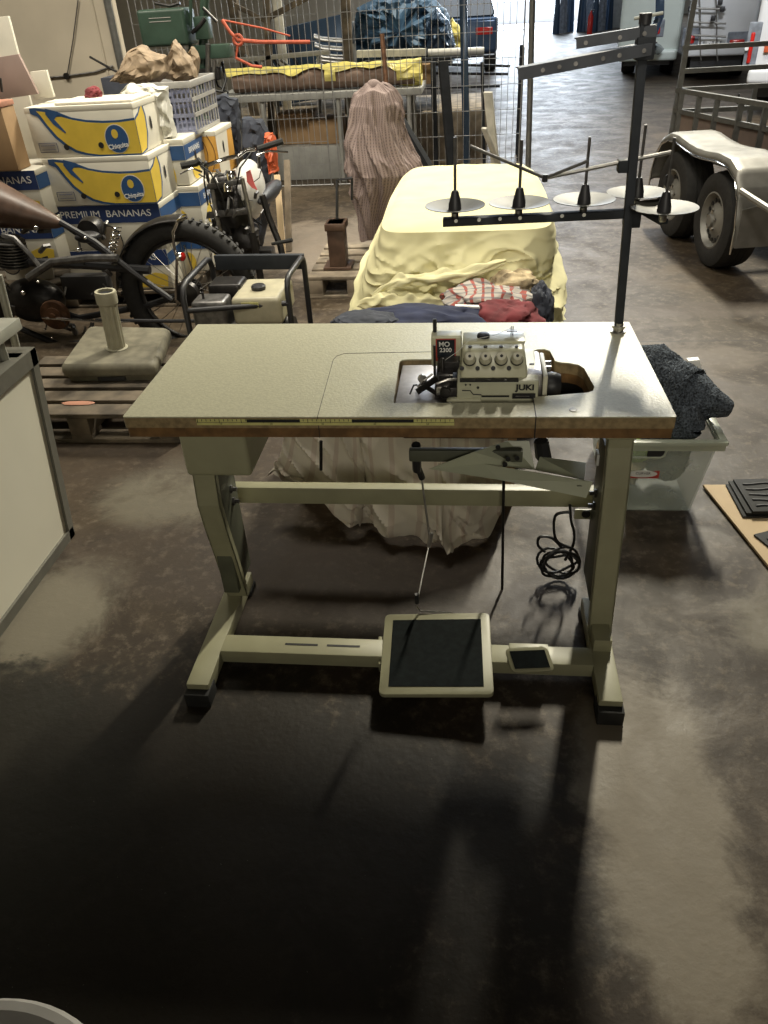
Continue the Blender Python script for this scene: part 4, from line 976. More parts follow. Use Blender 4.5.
# column behind right
q0 = at(157, 145, y=3.25)
cB = at(184, 150, y=3.3)
hB = .25
zb_ = at(160, 140, y=3.25).z
carton('white carton with a mid blue band beside the big yellow stack', q0.x + .0, 3.25, zb_ - hB, .155, .36, hB, 'blueband')
carton('white and yellow carton under the blue banded one', q0.x + .01, 3.24, zb_ - 2 * hB - .004, .19, .36, hB, 'blueband')
carton('lowest white carton under the blue banded ones', q0.x + .01, 3.24, zb_ - 3 * hB - .006, .19, .36, hB, 'blueband')
oC = at(184, 134, y=3.55); zc_ = oC.z + .0
carton('orange banana carton directly under the plastic crate', oC.x, 3.62, zc_ - .27, .17, .38, .27, 'orange')
carton('orange carton marked with peel lines behind the motorcycle handlebar', oC.x - .02, 3.60, zc_ - .545, .20, .38, .27, 'orange')
carton('orange carton at the foot of the crate column', oC.x - .02, 3.60, zc_ - .82, .20, .38, .27, 'orange')
# plastic crate with paper bags
cx0, cx1 = at(150, 100, y=3.5).x, at(192, 100, y=3.5).x
cz1, cz0 = at(168, 82, y=3.5).z, zc_ + .002
CR_ = thing('plastic_crate', 'grey-blue slatted plastic crate on the orange carton', 'crate', ((cx0 + cx1) / 2, 3.7, cz0))
cy1 = 3.98
cm = MB()
cm.box((cx0, 3.5, cz0), (cx1, cy1, cz0 + .012))
def slats(a0, a1, fixed, axis):
    n = 9
    for i in range(n + 1):
        p = a0 + (a1 - a0) * i / n
        if axis == 'x': cm.box((p - .004, fixed - .003, cz0), (p + .004, fixed + .003, cz1 - .02))
        else: cm.box((fixed - .003, p - .004, cz0), (fixed + .003, p + .004, cz1 - .02))
    for k in (.0, .33, .62):
        z = cz0 + (cz1 - cz0) * k
        if axis == 'x': cm.box((a0, fixed - .004, z), (a1, fixed + .004, z + .02))
        else: cm.box((fixed - .004, a0, z), (fixed + .004, a1, z + .02))
slats(cx0, cx1, 3.5, 'x'); slats(cx0, cx1, cy1, 'x'); slats(3.5, cy1, cx0, 'y')
cm.build('slatted_basket', 'crate', CR_, smooth=False)
cm = MB(); slats(3.5, cy1, cx1, 'y'); cm.build('side_panel', 'crategrey', CR_, smooth=False)
rm = MB()
for a, b in (((cx0 - .01, 3.49), (cx1 + .01, 3.51)), ((cx0 - .01, cy1 - .01), (cx1 + .01, cy1 + .01)), ((cx0 - .01, 3.51), (cx0 + .01, cy1 - .01)), ((cx1 - .01, 3.51), (cx1 + .01, cy1 - .01))): rm.box((a[0], a[1], cz1 - .035), (b[0], b[1], cz1))
rm.build('rim', 'crategrey', CR_, .003)
def bag(label, pts, y, dep, mt, name, cat, seed):
    # crumpled bag: outline polygon inflated with creases
    P = [at(u, v, y=y) for u, v in pts]; c = sum(P, Vector()) / len(P)
    n = len(P)
    def f(u, v):
        k = u * n; i = int(k) % n; s = k - int(k); o = P[i].lerp(P[(i + 1) % n], s)
        a = v * PI; r = math.sin(a) ** .6; q = c + (o - c) * r
        dep_ = dep; off = math.cos(a) * dep / 2 * (1 + .5 * N(q.x * 14 + seed, q.z * 14, a * 2))
        cr = .028 * N(q.x * 22 + seed, q.z * 22, a * 3) + .02 * abs(N(q.x * 9 + seed, q.z * 9, a))
        return q.x + cr * .5, q.y - off + cr, q.z + cr * .4
    return tag(MB().grid(f, n * 8, 18).build(name, mt, None, smooth=False), label, cat)
bag('crumpled brown paper bag lying left on the crate', [(110, 82), (122, 66), (127, 52), (140, 46), (150, 52), (164, 58), (168, 72), (160, 82), (135, 84)], 3.6, .16, 'paper', 'paper_bag', 'paper bag', 1)
bag('upright pointed brown paper bag standing in the crate', [(163, 78), (168, 58), (174, 40), (184, 52), (192, 64), (196, 78), (180, 82)], 3.7, .14, 'paper', 'paper_bag', 'paper bag', 5)
bag('small brown paper bag behind the pointed one', [(186, 76), (188, 54), (192, 46), (198, 58), (198, 76)], 3.85, .06, 'paper', 'paper_bag', 'paper bag', 8)
bag('white carrier bag hanging between the yellow cartons and the crate', [(121, 92), (128, 84), (150, 84), (166, 88), (169, 105), (174, 128), (176, 137), (160, 142), (140, 125), (126, 108)], 3.30, .09, 'plasticwhite', 'carrier_bag', 'bag', 11)
dcr = at(100, 78, y=3.75); dcz = at(112, 96, y=3.75)
tag(MB().box((dcr.x, 3.75, .001), (cx0 - .02, 4.0, dcr.z)).build('dark_carton', 'darkcloth', None, .006), 'dark box left of the crate under the crumpled paper bag', 'box')
post('dark_stick', at(90, 57, y=3.9), at(117, 72, y=3.8), .014, 'blackmetal', 'thin dark stick poking out left of the paper bags', 'stick', round_=True)

# ------------------------------------------------------------------ motorcycle one (long brown leather one)
ym = 2.40
def A1(u, v, d=0): return at(u, v, y=ym + d)
MC = thing('motorcycle', 'old dark motorcycle with brown leather saddle lying along the carton stacks', 'motorcycle', (A1(190, 290).x, ym, 0))
wc = A1(190, 291); rw = .298; wc = Vector((wc.x, ym, wc.z))
rw = (A1(257, 291).x - A1(123, 291).x) / 2
wh = MB().ring(wc, (0, 1, 0), rw - .045, .048, 56, 12); tyre = wh.build('rear_tyre', 'tyre', MC)
tr = MB()
for k in range(56):
    a = 2 * PI * k / 56; p = wc + Vector((math.cos(a), 0, math.sin(a))) * (rw - .001)
    for s in (-1, 1): tr.box((-.008, -.012, -.006), (.008, .012, .006), Matrix.Translation(p + Vector((0, s * .018, 0))) @ Matrix.Rotation(-a, 4, 'Y') @ Matrix.Rotation(s * .4, 4, 'X'))
tr.build('tread_block', 'tyre', tyre, smooth=False)
rmm = MB().ring(wc, (0, 1, 0), rw - .098, .013, 48, 8).build('rim', 'blackmetal', MC)
spk = MB()
for k in range(28):
    a = 2 * PI * k / 28; b = a + (.35 if k % 2 else -.35)
    spk.tube([wc + Vector((math.cos(b) * .045, (.03 if k % 2 else -.03), math.sin(b) * .045)), wc + Vector((math.cos(a), 0, math.sin(a))) * (rw - .10)], .0018, 4)
spk.build('spokes', 'steel', rmm)
MB().lathe([(.02, -.07), (.06, -.06), (.065, -.03), (.03, -.02), (.03, .03), (.055, .04), (.05, .06), (.015, .08)], wc, (0, 1, 0), 24).build('hub', 'blackmetal', MC)
fd = MB()
def fender(u, v):
    a = R(84 + 92 * u); w = .07; bb_ = (v - .5) * 2; rr = rw + .02 - .018 * bb_ * bb_
    return wc.x + math.cos(a) * rr, ym + bb_ * w, wc.z + math.sin(a) * rr
fd.grid(fender, 36, 8).build('rear_fender', 'blackmetal', MC, solid=.003)
# struts, swing arm, frame
fr = MB()
fr.tube([A1(60, 222, -.08), A1(95, 242, -.08), A1(130, 270, -.08), A1(172, 300, -.08)], .016)
fr.tube([A1(30, 262, -.06), A1(90, 265, -.06), A1(150, 270, -.06)], .024)
fr.tube([A1(60, 222, .08), A1(130, 270, .08), A1(172, 300, .08)], .014)
fr.tube([A1(96, 320, -.12), A1(150, 321, -.12), A1(225, 321, -.12)], .010)
fr.tube([A1(20, 300), A1(80, 318), A1(150, 305), A1(190, 291)], .018)
fr.tube([A1(0, 320, -.05), A1(60, 345, -.05), A1(110, 340, -.05)], .017)
fr.build('frame', 'black', MC)
MB().tube([A1(42, 318, -.15), A1(62, 319, -.15), A1(105, 322, -.15), A1(130, 322, -.15)], [.004, .007, .007, .004]).build('chrome_rod', 'chrome', MC)
# leather saddle: long cone narrowing to the right
sd = MB()
def saddle(u, v):
    t = v; c = A1(-40, 193).lerp(A1(62, 224), t); r = (.135 * (1 - t) ** .75 + .014) * min(1, 8 * t + .02); a = u * 2 * PI
    return c.x + .25 * r * math.sin(a), ym + r * 1.1 * math.cos(a), c.z + r * math.sin(a)
sd.grid(saddle, 32, 24).build('leather_saddle', 'leather', MC)
# engine: finned cylinders, casings
en = MB()
for (u, v) in ((14, 250),):
    c = A1(u, v, -.06)
    for k in range(9): en.lathe([(.085, 0), (.085, .005), (.05, .005), (.05, .014)], c + Vector((-.02, 0, -.075 + k * .015)), (.15, 0, 1), 28)
    en.lathe([(.05, 0), (.05, .15)], c + Vector((-.02, 0, -.08)), (.15, 0, 1), 16)
en.build('finned_cylinder', 'enginegrey', MC)
cz = MB()
cz.ball(A1(35, 300), (.17, .10, .12), 20, 12).ball(A1(-10, 300), (.15, .10, .14), 20, 12)
cz.build('crankcase', 'blackmetal', MC)
pl_ = MB(); pc_ = A1(55, 315, -.12)
pl_.lathe([(.075, .02), (.08, 0), (.075, -.012), (.045, -.014), (.045, -.024), (.018, -.026), (.018, -.034), (.0, -.034)], pc_, (0, 1, 0), 28).build('pulley_cover', 'rust', MC)
ex = MB()
ex.tube([A1(2, 235, -.1), A1(14, 238, -.1), A1(30, 255, -.1), A1(42, 270, -.1)], .014).tube([A1(28, 278, -.12), A1(52, 262, -.12), A1(90, 258, -.12), A1(118, 258, -.12)], .02)
ex.build('exhaust_pipe', 'enginegrey', MC)
bt = MB()
for u, v, r in ((23, 293, .013), (38, 282, .008), (36, 228, .012), (52, 338, .006), (45, 330, .008), (78, 250, .010), (85, 238, .008)): bt.ball(A1(u, v, -.15), r, 10, 8)
bt.build('chrome_bolt', 'chrome', MC)
ct_ = MB()
random.seed(3)
for k in range(26):
    u, v = random.uniform(5, 118), random.uniform(228, 335); du, dv = random.uniform(-16, 16), random.uniform(-12, 12); d = random.uniform(-.13, .08)
    ct_.tube([A1(u, v, d), A1(u + du * .5, v + dv * .9, d - .02), A1(u + du, v + dv, d)], random.choice([.004, .006, .009, .012]), 6)
ct_.build('cables_and_links', 'enginegrey', MC)
MB().ball(A1(88, 237, -.02), (.07, .05, .028), 16, 10).build('side_cover', 'black', MC)
MB().box(tuple(A1(66, 300, -.02)), tuple(A1(110, 272, .05))).build('tool_box', 'black', MC, .004)
MB().lathe([(.0, -.05), (.06, -.045), (.07, 0), (.06, .045), (0, .05)], A1(92, 230, .08), (0, 1, 0), 20).build('air_filter', 'blackmetal', MC)
spr = []
s0, s1 = A1(117, 228, -.05), A1(112, 252, -.05)
for k in range(90): t = k / 89; a = t * 2 * PI * 7; c = s0.lerp(s1, t); spr.append(c + Vector((math.cos(a) * .022, math.sin(a) * .022, 0)))
MB().tube(spr, .0035, 6).build('spring', 'chrome', MC)
# tail light bracket
MB().tube([A1(187, 217, -.09), A1(178, 221, -.09), A1(173, 232, -.09), A1(174, 246, -.09), A1(177, 256, -.09), A1(176, 300, -.08)], .008).tube([A1(184, 245, -.07), A1(192, 268, -.07), A1(186, 290, -.06)], .005).build('chrome_bracket', 'chrome', MC)
tl = MB().lathe([(.0, .0), (.020, .001), (.024, .012), (.020, .03), (.004, .036)], A1(183, 256, -.10), (-.9, -.3, 0), 18).build('tail_light_shell', 'chrome', MC)
MB().lathe([(.021, 0), (.022, .012), (.012, .022), (0, .024)], A1(181, 256.5, -.102), (.9, -.4, 0), 18).build('tail_light', 'redlens', tl)

# ------------------------------------------------------------------ motorcycle two (white and red tank), seen over the wheel
y2 = 3.05
def A2(u, v, d=0): return at(u, v, y=y2 + d)
M2 = thing('motorcycle', 'white-tanked motorcycle with chrome fork and no front wheel beside the cartons', 'motorcycle', (A2(235, 220).x, y2 + .2, 0))
fk = MB()
for pp_ in ([A2(242, 178), A2(250, 215), A2(253, 232)], [A2(212, 190), A2(216, 212), A2(222, 240)]): MB().tube(pp_, .013).build('fork_leg', 'steel', M2)
for pp_ in ([A2(252, 232), A2(260, 275), A2(266, 330)], [A2(221, 238), A2(226, 275), A2(232, 330)]): MB().tube(pp_, .022).build('fork_slider', 'blackmetal', M2)
MB().hexa([A2(206, 219, .0), A2(250, 214, .0), A2(250, 214, .06), A2(206, 219, .06), A2(207, 212, .0), A2(249, 207, .0), A2(249, 207, .06), A2(207, 212, .06)]).hexa([A2(206, 190, .0), A2(244, 184, .0), A2(244, 184, .06), A2(206, 190, .06), A2(207, 184, .0), A2(244, 179, .0), A2(244, 179, .06), A2(207, 184, .06)]).build('fork_clamp', 'enginegrey', M2, .004)
MB().tube([A2(196, 163, -.05), A2(208, 165, -.03), A2(216, 162, 0), A2(228, 158, .02), A2(238, 156, .02)], .011).tube([A2(238, 156, .02), A2(246, 150, .04), A2(256, 149, .05)], .011).build('handlebar', 'chrome', M2)
MB().tube([A2(181, 166, -.07), A2(196, 163, -.05), A2(200, 160, -.05)], [.018, .019, .017]).build('left_grip', 'rubber', M2)
MB().tube([A2(258, 149, .05), A2(283, 141, .08)], [.017, .017]).build('right_grip', 'rubber', M2)
MB().tube([A2(257, 155, .0), A2(268, 151, .02), A2(288, 152, .02)], [.007, .006, .005]).tube([A2(180, 174, -.1), A2(192, 168, -.08), A2(202, 172, -.06)], [.004, .005, .006]).build('brake_lever', 'chrome', M2)
MB().ball(A2(232, 212, .12), (.11, .08, .15), 20, 14, lambda d: 1 + .3 * N(d.x * 4, d.y * 4, d.z * 4)).ball(A2(243, 240, .12), (.10, .08, .12), 20, 14, lambda d: 1 + .3 * N(d.x * 4 + 3, d.y * 4, d.z * 4)).ball(A2(222, 188, .08), (.07, .05, .08), 16, 10).build('engine_cluster', 'blackmetal', M2)
tk_ = MB().ball(A2(250, 190, .28), (.085, .20, .17), 24, 16, lambda d: 1 - .25 * max(0, -d.y) * abs(d.x)).build('fuel_tank', 'whitetank', M2)
MB().prism([A2(246, 172, .05), A2(250, 170, .05), A2(254, 184, .04), A2(257, 190, .04), (A2(252, 188, .03)), A2(247, 182, .03)], (0, .01, 0)).build('red_wing_print', 'red', tk_)
MB().ball(A2(270, 192, .45), (.05, .28, .05), 16, 10).build('seat', 'black', M2)
MB().lathe([(.03, 0), (.032, .03), (.025, .05), (0, .052)], A2(232, 180, .05), (0, .1, 1), 18).lathe([(.024, 0), (.026, .03), (.02, .045), (0, .046)], A2(228, 192, .0), (0, .3, 1), 16).build('gauge', 'chrome', M2)
eg = MB()
for k in range(8): eg.box(tuple(A2(226, 244 - k * 3.5, .22) - Vector((.07, .07, 0))), tuple(A2(226, 244 - k * 3.5, .22) + Vector((.12, .07, .006))))
eg.ball(A2(240, 258, .25), (.13, .12, .12), 18, 12); eg.build('engine', 'enginegrey', M2)
ff = MB(); random.seed(11)
for k in range(40):
    u, v = random.uniform(205, 262), random.uniform(165, 250); du, dv = random.uniform(-14, 14), random.uniform(-16, 16); d = random.uniform(-.03, .3)
    ff.tube([A2(u, v, d), A2(u + du * .3, v + dv * .7, d - .03), A2(u + du, v + dv, d + .02)], random.choice([.003, .005, .008, .010]), 6)
ff.build('cables_and_links', 'enginegrey', M2)
cbz = MB(); cbz.tube([A2(196, 162, -.05), A2(210, 172, -.06), A2(222, 195, -.04), A2(226, 215, 0)], .005).tube([A2(252, 152, .04), A2(240, 168, -.03), A2(236, 190, 0), A2(248, 215, .05), A2(262, 225, .1)], .005).tube([A2(205, 163, -.05), A2(204, 180, -.04), A2(208, 205, 0)], .005); cbz.build('control_cable', 'cable', M2)
MB().tube([A2(262, 195, .15), A2(268, 215, .15), A2(280, 245, .12), A2(284, 262, .1)], .02).ball(A2(281, 260, .12), (.04, .05, .04), 12, 8).build('side_case', 'blackmetal', M2)
MB().tube([A2(272, 244, .05), A2(292, 240, .02)], [.009, .013]).build('foot_peg', 'rubber', M2)
MB().box(tuple(A2(249, 262, .1)), tuple(A2(277, 262, .2) + Vector((0, 0, .1)))).tube([A2(245, 330, .2), A2(280, 330, .2)], .015).build('sump_guard', 'blackmetal', M2, .01)

# ------------------------------------------------------------------ generator
zf = .47
g1, g2, g3, g4 = at(181, 287, z=zf), at(286, 279, z=zf), at(303, 255, z=zf), at(210, 256, z=zf)
GN = thing('portable_generator', 'small generator with ivory fuel tank inside a black tube frame', 'generator', ((g1.x + g3.x) / 2, (g1.y + g3.y) / 2, 0))
def gd(p, z): return Vector((p.x, p.y, z))
tbm = MB()
for a, b in ((g1, g4), (g2, g3)):
    tbm.tube([gd(a, .02), gd(a, zf - .05), gd(a, zf - .015) .lerp(gd(b, zf - .015), .05), gd(a, zf).lerp(gd(b, zf), .14), gd(b, zf).lerp(gd(a, zf), .14), gd(b, zf - .015).lerp(gd(a, zf - .015), .04), gd(b, zf - .05), gd(b, .02)], .0135, 10)
for a, b in ((g1, g2), (g3, g4)):
    tbm.tube([gd(a, .36) if a is g1 else gd(a, .1), gd(b, .36) if a is g1 else gd(b, .1)], .0125, 10)
tbm.tube([gd(g1, .03), gd(g4, .03)], .0125).tube([gd(g2, .03), gd(g3, .03)], .0125).tube([gd(g1, .06), gd(g2, .06)], .0125)
tbm.build('tube_frame', 'black', GN)
MB().hexa([gd(g4, zf - .07).lerp(gd(g3, zf - .07), .04), gd(g3, zf - .07), gd(g3, zf - .07) + Vector((0, .004, 0)), gd(g4, zf - .07).lerp(gd(g3, zf - .07), .04) + Vector((0, .004, 0)), gd(g4, zf + .0).lerp(gd(g3, zf + .0), .04), gd(g3, zf + .0), gd(g3, zf) + Vector((0, .03, 0)), gd(g4, zf).lerp(gd(g3, zf), .04) + Vector((0, .03, 0))]).build('top_plate', 'arm', GN, .002)
gy = g1.y
tx0, tx1 = at(232, 300, y=gy + .08).x, at(282, 300, y=gy + .08).x
zt = at(250, 293, y=gy + .12).z
gt = MB().box((tx0, gy + .05, zt - .13), (tx1, gy + .34, zt)).build('fuel_tank', 'gentank', GN, .028, seg=4)
MB().lathe([(.030, 0), (.034, .004), (.034, .016), (.028, .022), (.0, .022)], ((tx0 + tx1) / 2 - .01, gy + .17, zt), (0, 0, 1), 20).build('filler_cap', 'black', gt)
MB().box((tx0 + .05, gy + .047, zt - .045), (tx0 + .13, gy + .0495, zt - .02)).build('tank_label', 'tape', gt)
mx0, mx1 = at(190, 300, y=gy + .04).x, at(224, 300, y=gy + .04).x
mz = at(207, 300, y=gy + .06).z
MB().box((mx0, gy + .03, mz - .14), (mx1, gy + .16, mz)).build('muffler', 'enginegrey', GN, .02, seg=3)
MB().box((mx0 + .04, gy + .18, mz - .12), (mx1 + .04, gy + .32, mz + .03)).build('air_cleaner', 'blackmetal', GN, .02, seg=3)
MB().box((mx0 + .02, gy + .04, .05), (tx0 + .02, gy + .34, .26)).build('engine_block', 'enginegrey', GN, .015)
MB().lathe([(.09, 0), (.1, .02), (.1, .16), (.08, .2)], ((tx0 + tx1) / 2 - .07, gy + .2, .17), (1, 0, 0), 24).build('alternator', 'blackmetal', GN)
MB().lathe([(.006, 0), (.006, .03)], (mx0 + .05, gy + .08, mz), (0, 0, 1), 8).build('lever', 'black', GN)

# ------------------------------------------------------------------ green drill press and clutter beside it
yd = 4.4
def A3(u, v, d=0): return at(u, v, y=yd + d)
DP = thing('drill_press', 'dark green drill press standing behind the crate, its motor cover on top', 'drill press', (A3(205, 100).x, yd, 0))
a, b = A3(148, 47), A3(187, 7)
MB().box((a.x, yd - .10, a.z), (b.x, yd + .14, b.z)).build('motor_cover', 'greenm', DP, .022, seg=3)
for i in range(2): MB().box((a.x + .08, yd - .103, a.z + .16 - i * .02), (b.x - .09, yd - .1005, a.z + .164 - i * .02)).build('nameplate_line', 'crategrey', DP, smooth=False)
MB().tube([A3(200, 120, .05), A3(203, 60, .05), A3(205, -20, .05)], .03, 14).tube([A3(190, 55, .02), A3(191, -10, .02)], .012).build('column', 'greenm', DP)
MB().box(tuple(A3(190, 60)), tuple(A3(228, 44) + Vector((0, .12, 0)))).box(tuple(A3(196, 40)), tuple(A3(206, 16) + Vector((0, .1, 0)))).build('head', 'greenm', DP, .01)
MB().box(tuple(A3(185, 82)), tuple(A3(218, 68) + Vector((0, .14, 0)))).build('work_table', 'blackmetal', DP, .008)
MB().tube([A3(205, 18), A3(200, 25), A3(192, 33)], .012).tube([A3(203, 8), A3(211, 16), A3(217, 22)], .010).tube([A3(155, 3), A3(170, 6), A3(180, 3)], .01).build('feed_handle', 'blackmetal', DP)
MB().tube([A3(208, 44), A3(208, 95, .02)], .018).tube([A3(214, 60), A3(214, 90)], .012).build('spindle', 'enginegrey', DP)
MB().box((A3(200, 125).x - .14, yd - .1, 0), (A3(200, 125).x + .14, yd + .2, .05)).box((A3(200, 125).x - .06, yd - .0, .05), (A3(200, 125).x + .06, yd + .1, A3(200, 118).z)).build('stand_foot', 'greenm', DP, .008)
bag('black jacket hanging below the drill press', [(213, 98), (222, 94), (236, 100), (240, 128), (238, 158), (226, 165), (214, 160), (212, 130)], 4.25, .12, 'darkcloth', 'jacket', 'jacket', 21)
tag(MB().tube([at(222, 20, y=4.6), at(230, 32, y=4.6), at(238, 40, y=4.6), at(260, 42, y=4.6), at(310, 42, y=4.7)], .012).ring(at(238, 40, y=4.6), (0, -1, 0), .03, .012, 16, 6).tube([at(238, 44, y=4.6), at(236, 58, y=4.6), at(252, 66, y=4.6), at(262, 67, y=4.6)], .01).tube([at(222, 20, y=4.6), at(262, 28, y=4.7), at(290, 36, y=4.8)], .006).build('red_rope', 'redrope', None), 'red rope knotted to the drill press and strung to the right', 'rope')
tag(MB().tube([at(222, 62, y=4.5), at(226, 80, y=4.45), at(222, 92, y=4.4), at(214, 90, y=4.4)], .009).tube([at(212, 70, y=4.5), at(218, 86, y=4.45), at(228, 92, y=4.4), at(224, 104, y=4.4)], .007).build('cable', 'cable', None), 'black cable drooping from the drill press', 'cable')
bag('orange life-vest shaped bundle behind the right motorcycle grip', [(264, 134), (272, 133), (276, 150), (278, 172), (270, 174), (266, 155)], 3.9, .06, 'orange', 'orange_bundle', 'bundle', 31)
bag('dark bundle right of the black jacket', [(242, 118), (262, 120), (272, 140), (270, 176), (268, 215), (262, 248), (246, 246), (243, 200), (243, 150)], 4.1, .16, 'darkcloth', 'dark_bundle', 'bundle', 33)
post('wooden_stake', at(277, 175, y=3.9), at(280, 215, y=3.8), .04, 'kraftlight', 'light wooden stake standing right of the white tank', 'stake', .03, ground=True)
post('wooden_stake', at(287, 160, y=4.2), at(288, 205, y=4.1), .04, 'pallet2', 'brown wooden stake farther right of the white tank', 'stake', .03, ground=True)

# ------------------------------------------------------------------ behind the fence
TT = thing('trestle_table', 'long grey trestle table behind the wire fence', 'table', (-.7, 6.5, 0))
l, r_ = at(213, 97, y=6.35), at(422, 88, y=6.35)
ztt = (l.z + r_.z) / 2
MB().box((l.x, 6.3, ztt - .05), (r_.x, 7.0, ztt)).build('table_plate', 'tabletopgrey', TT, .006)
for xx in (l.x + .06, -1.18, -.47, r_.x - .12):
    for yy2 in (6.34, 6.94): MB().tube([(xx, yy2, 0), (xx, yy2, ztt - .052)], .022, 10).build('leg', 'tabletopgrey', TT)
RO = thing('wrapped_roll', 'long brown carpet roll half wrapped in yellow plastic on the trestle table', 'roll', (-.6, 6.55, ztt + .003))
a, b = at(234, 88, y=6.5), at(415, 80, y=6.5)
cr_ = .085
def rollf(r0, wob, x0, x1, v0, v1, seed, wav=0.):
    def f(u, v):
        x = x0 + (x1 - x0) * u; an = (v0 + (v1 + wav * N(x * 5, 3, seed) - v0) * v) * 2 * PI; r = r0 * (1 + wob * N(x * 6, math.cos(an) * 2 + seed, math.sin(an) * 2))
        return x, 6.55 + r * 1.3 * math.cos(an), ztt + r0 + .008 + r * math.sin(an)
    return f
MB().grid(rollf(cr_, .1, a.x, b.x, 0, 1, 1), 60, 24).build('carpet_roll', 'carpet', RO)
MB().grid(rollf(cr_ + .014, .22, a.x - .08, b.x + .05, .02, .40, 5, .14), 80, 20).build('plastic_wrap', 'yellowfoil', RO, smooth=False, solid=.002)
MB().grid(rollf(cr_ + .016, .3, b.x - .16, b.x + .06, 0, 1, 9), 20, 24).build('plastic_end', 'yellowfoil', RO, smooth=False)
for i, (u0, v0, u1_, v1_) in enumerate(((281, 160, 312, 113), (314, 160, 340, 118))):
    p, q = at(u0, v0, y=6.6), at(u1_, v1_, y=6.6)
    tag(MB().box((p.x, 6.6 - i * .06, .30), (q.x, 6.95, q.z)).build('cardboard_box', 'kraft', None, .004), ('larger' if i == 0 else 'smaller') + ' brown cardboard box under the trestle table' + (', left of the other' if i == 0 else ', right of the other'), 'box')
MB().grid(rollf(cr_ + .018, .2, a.x + .88, a.x + .98, 0, .55, 2), 8, 20).build('plastic_band', 'yellowfoil', RO, smooth=False, solid=.002)
tag(MB().box((-1.14, 6.46, 0), (-.50, 6.90, .295)).build('grey_crate', 'tabletopgrey', None, .006), 'low grey crate under the cardboard boxes behind the fence', 'crate')
# stack of metal garden chairs
for k in range(4):
    t = thing('metal_chair', ['lowest', 'second from below', 'third from below', 'topmost'][k] + ' of the stacked tubular metal chairs behind the fence', 'chair', (-.62, 7.5, .55 + k * .09), 'stacked tubular chairs')
    z0 = .62 + k * .075
    fr = MB()
    for s in (0, .42):
        yq = 7.4 + s; xa = at(318, 60, y=yq).x; xb = at(352, 60, y=yq).x
        fr.tube([(xa - .02, yq, z0 + .30), (xa + .06, yq, z0 + .27), (xb - .04, yq, z0 + .24), (xb + .0, yq, z0 + .18), (xb + .01, yq, z0 + .02), (xb - .03, yq, z0 - .1)], .013, 8)
        fr.tube([(xa, yq, z0 + .1), (xb - .02, yq, z0 + .05)], .012, 8)
    fr.build('tube_frame', 'steel', t)
    MB().box((at(320, 60, y=7.6).x, 7.42, z0 + .07), (at(350, 60, y=7.6).x, 7.80, z0 + .085)).build('seat', 'steel', t, .004)
# platform the chairs and bundles stand on
tag(MB().box((-1.9, 7.2, 0), (.9, 8.6, .46)).build('storage_platform', 'pallet2', None, .01), 'low storage platform behind the trestle table', 'platform')
bag('blue tarpaulin thrown over a bulky load behind the fence', [(357, 62), (354, 30), (357, 8), (372, 0), (400, -8), (430, -4), (446, 10), (452, 30), (455, 60), (430, 66), (390, 66)], 7.9, 1.0, 'bluetarp', 'blue_tarpaulin', 'tarpaulin', 41)
bag('second blue-grey tarpaulin hump right of the larger one', [(424, 60), (426, 20), (436, 8), (448, 20), (455, 45), (452, 64)], 7.5, .4, 'carblue', 'blue_tarpaulin', 'tarpaulin', 43)
bag('yellow plastic sack between the blue tarpaulin and the dark van', [(446, 50), (444, 28), (452, 18), (462, 30), (462, 50)], 8.6, .2, 'yellowfoil', 'yellow_sack', 'sack', 45)
post('white_plank', at(357, 54, y=7.0), at(426, 52, y=7.0), .07, 'sash', 'cream plank lying level in front of the blue tarpaulin', 'plank', .06)
post('white_tube', at(428, 53, y=7.1), at(484, 51, y=7.1), .07, 'whitetank', 'white round tube level beside the cream plank', 'tube', round_=True)
RK = thing('steel_rack', 'dark steel rack behind the fence, its level bars pointing at the bright doorway', 'rack', (.9, 7.1, 0))
for i, (u0, v0, u1_, v1_, w, mt) in enumerate(((463, -5, 467, 170, .07, 'carblue'), (482, 62, 484, 150, .03, 'arm'), (433, 62, 436, 165, .05, 'arm'))):
    post('upright_bar', at(u0, v0, y=6.9), at(u1_, v1_, y=6.9), w, mt, ['broad blue-grey upright post behind the fence near the daylight', 'thin dark upright bar at the right end behind the fence', 'dark upright bar behind the black beams'][i], 'post', .05, ground=True, parent=RK)
for i, (u0, v0, u1_, v1_) in enumerate(((420, 64, 510, 66), (428, 73, 508, 74), (425, 88, 500, 86))):
    post('level_bar', at(u0, v0, y=7.3), at(u1_, v1_, y=7.3), .05, 'arm', ['top', 'middle', 'lowest'][i] + ' of three level dark bars pointing at the bright doorway', 'bar', .02, parent=RK)
tag(MB().box(tuple(at(405, 85, y=7.15)), tuple(at(432, 64, y=7.15) + Vector((0, .3, 0)))).build('brown_box', 'kraft', None, .004), 'brown box behind the fence right of the yellow wrapped roll', 'box')
for xx in (.1, 1.2):
    MB().box((xx, 7.02, .0), (xx + .03, 7.06, .985)).build('leg', 'arm', RK)
    MB().box((xx, 7.35, .0), (xx + .03, 7.39, .985)).build('leg', 'arm', RK)
MB().box((-.3, 6.98, .925), (.95, 7.14, .94)).build('shelf', 'arm', RK)
MB().box((-.3, 7.02, 0), (-.27, 7.06, .924)).build('leg', 'arm', RK)
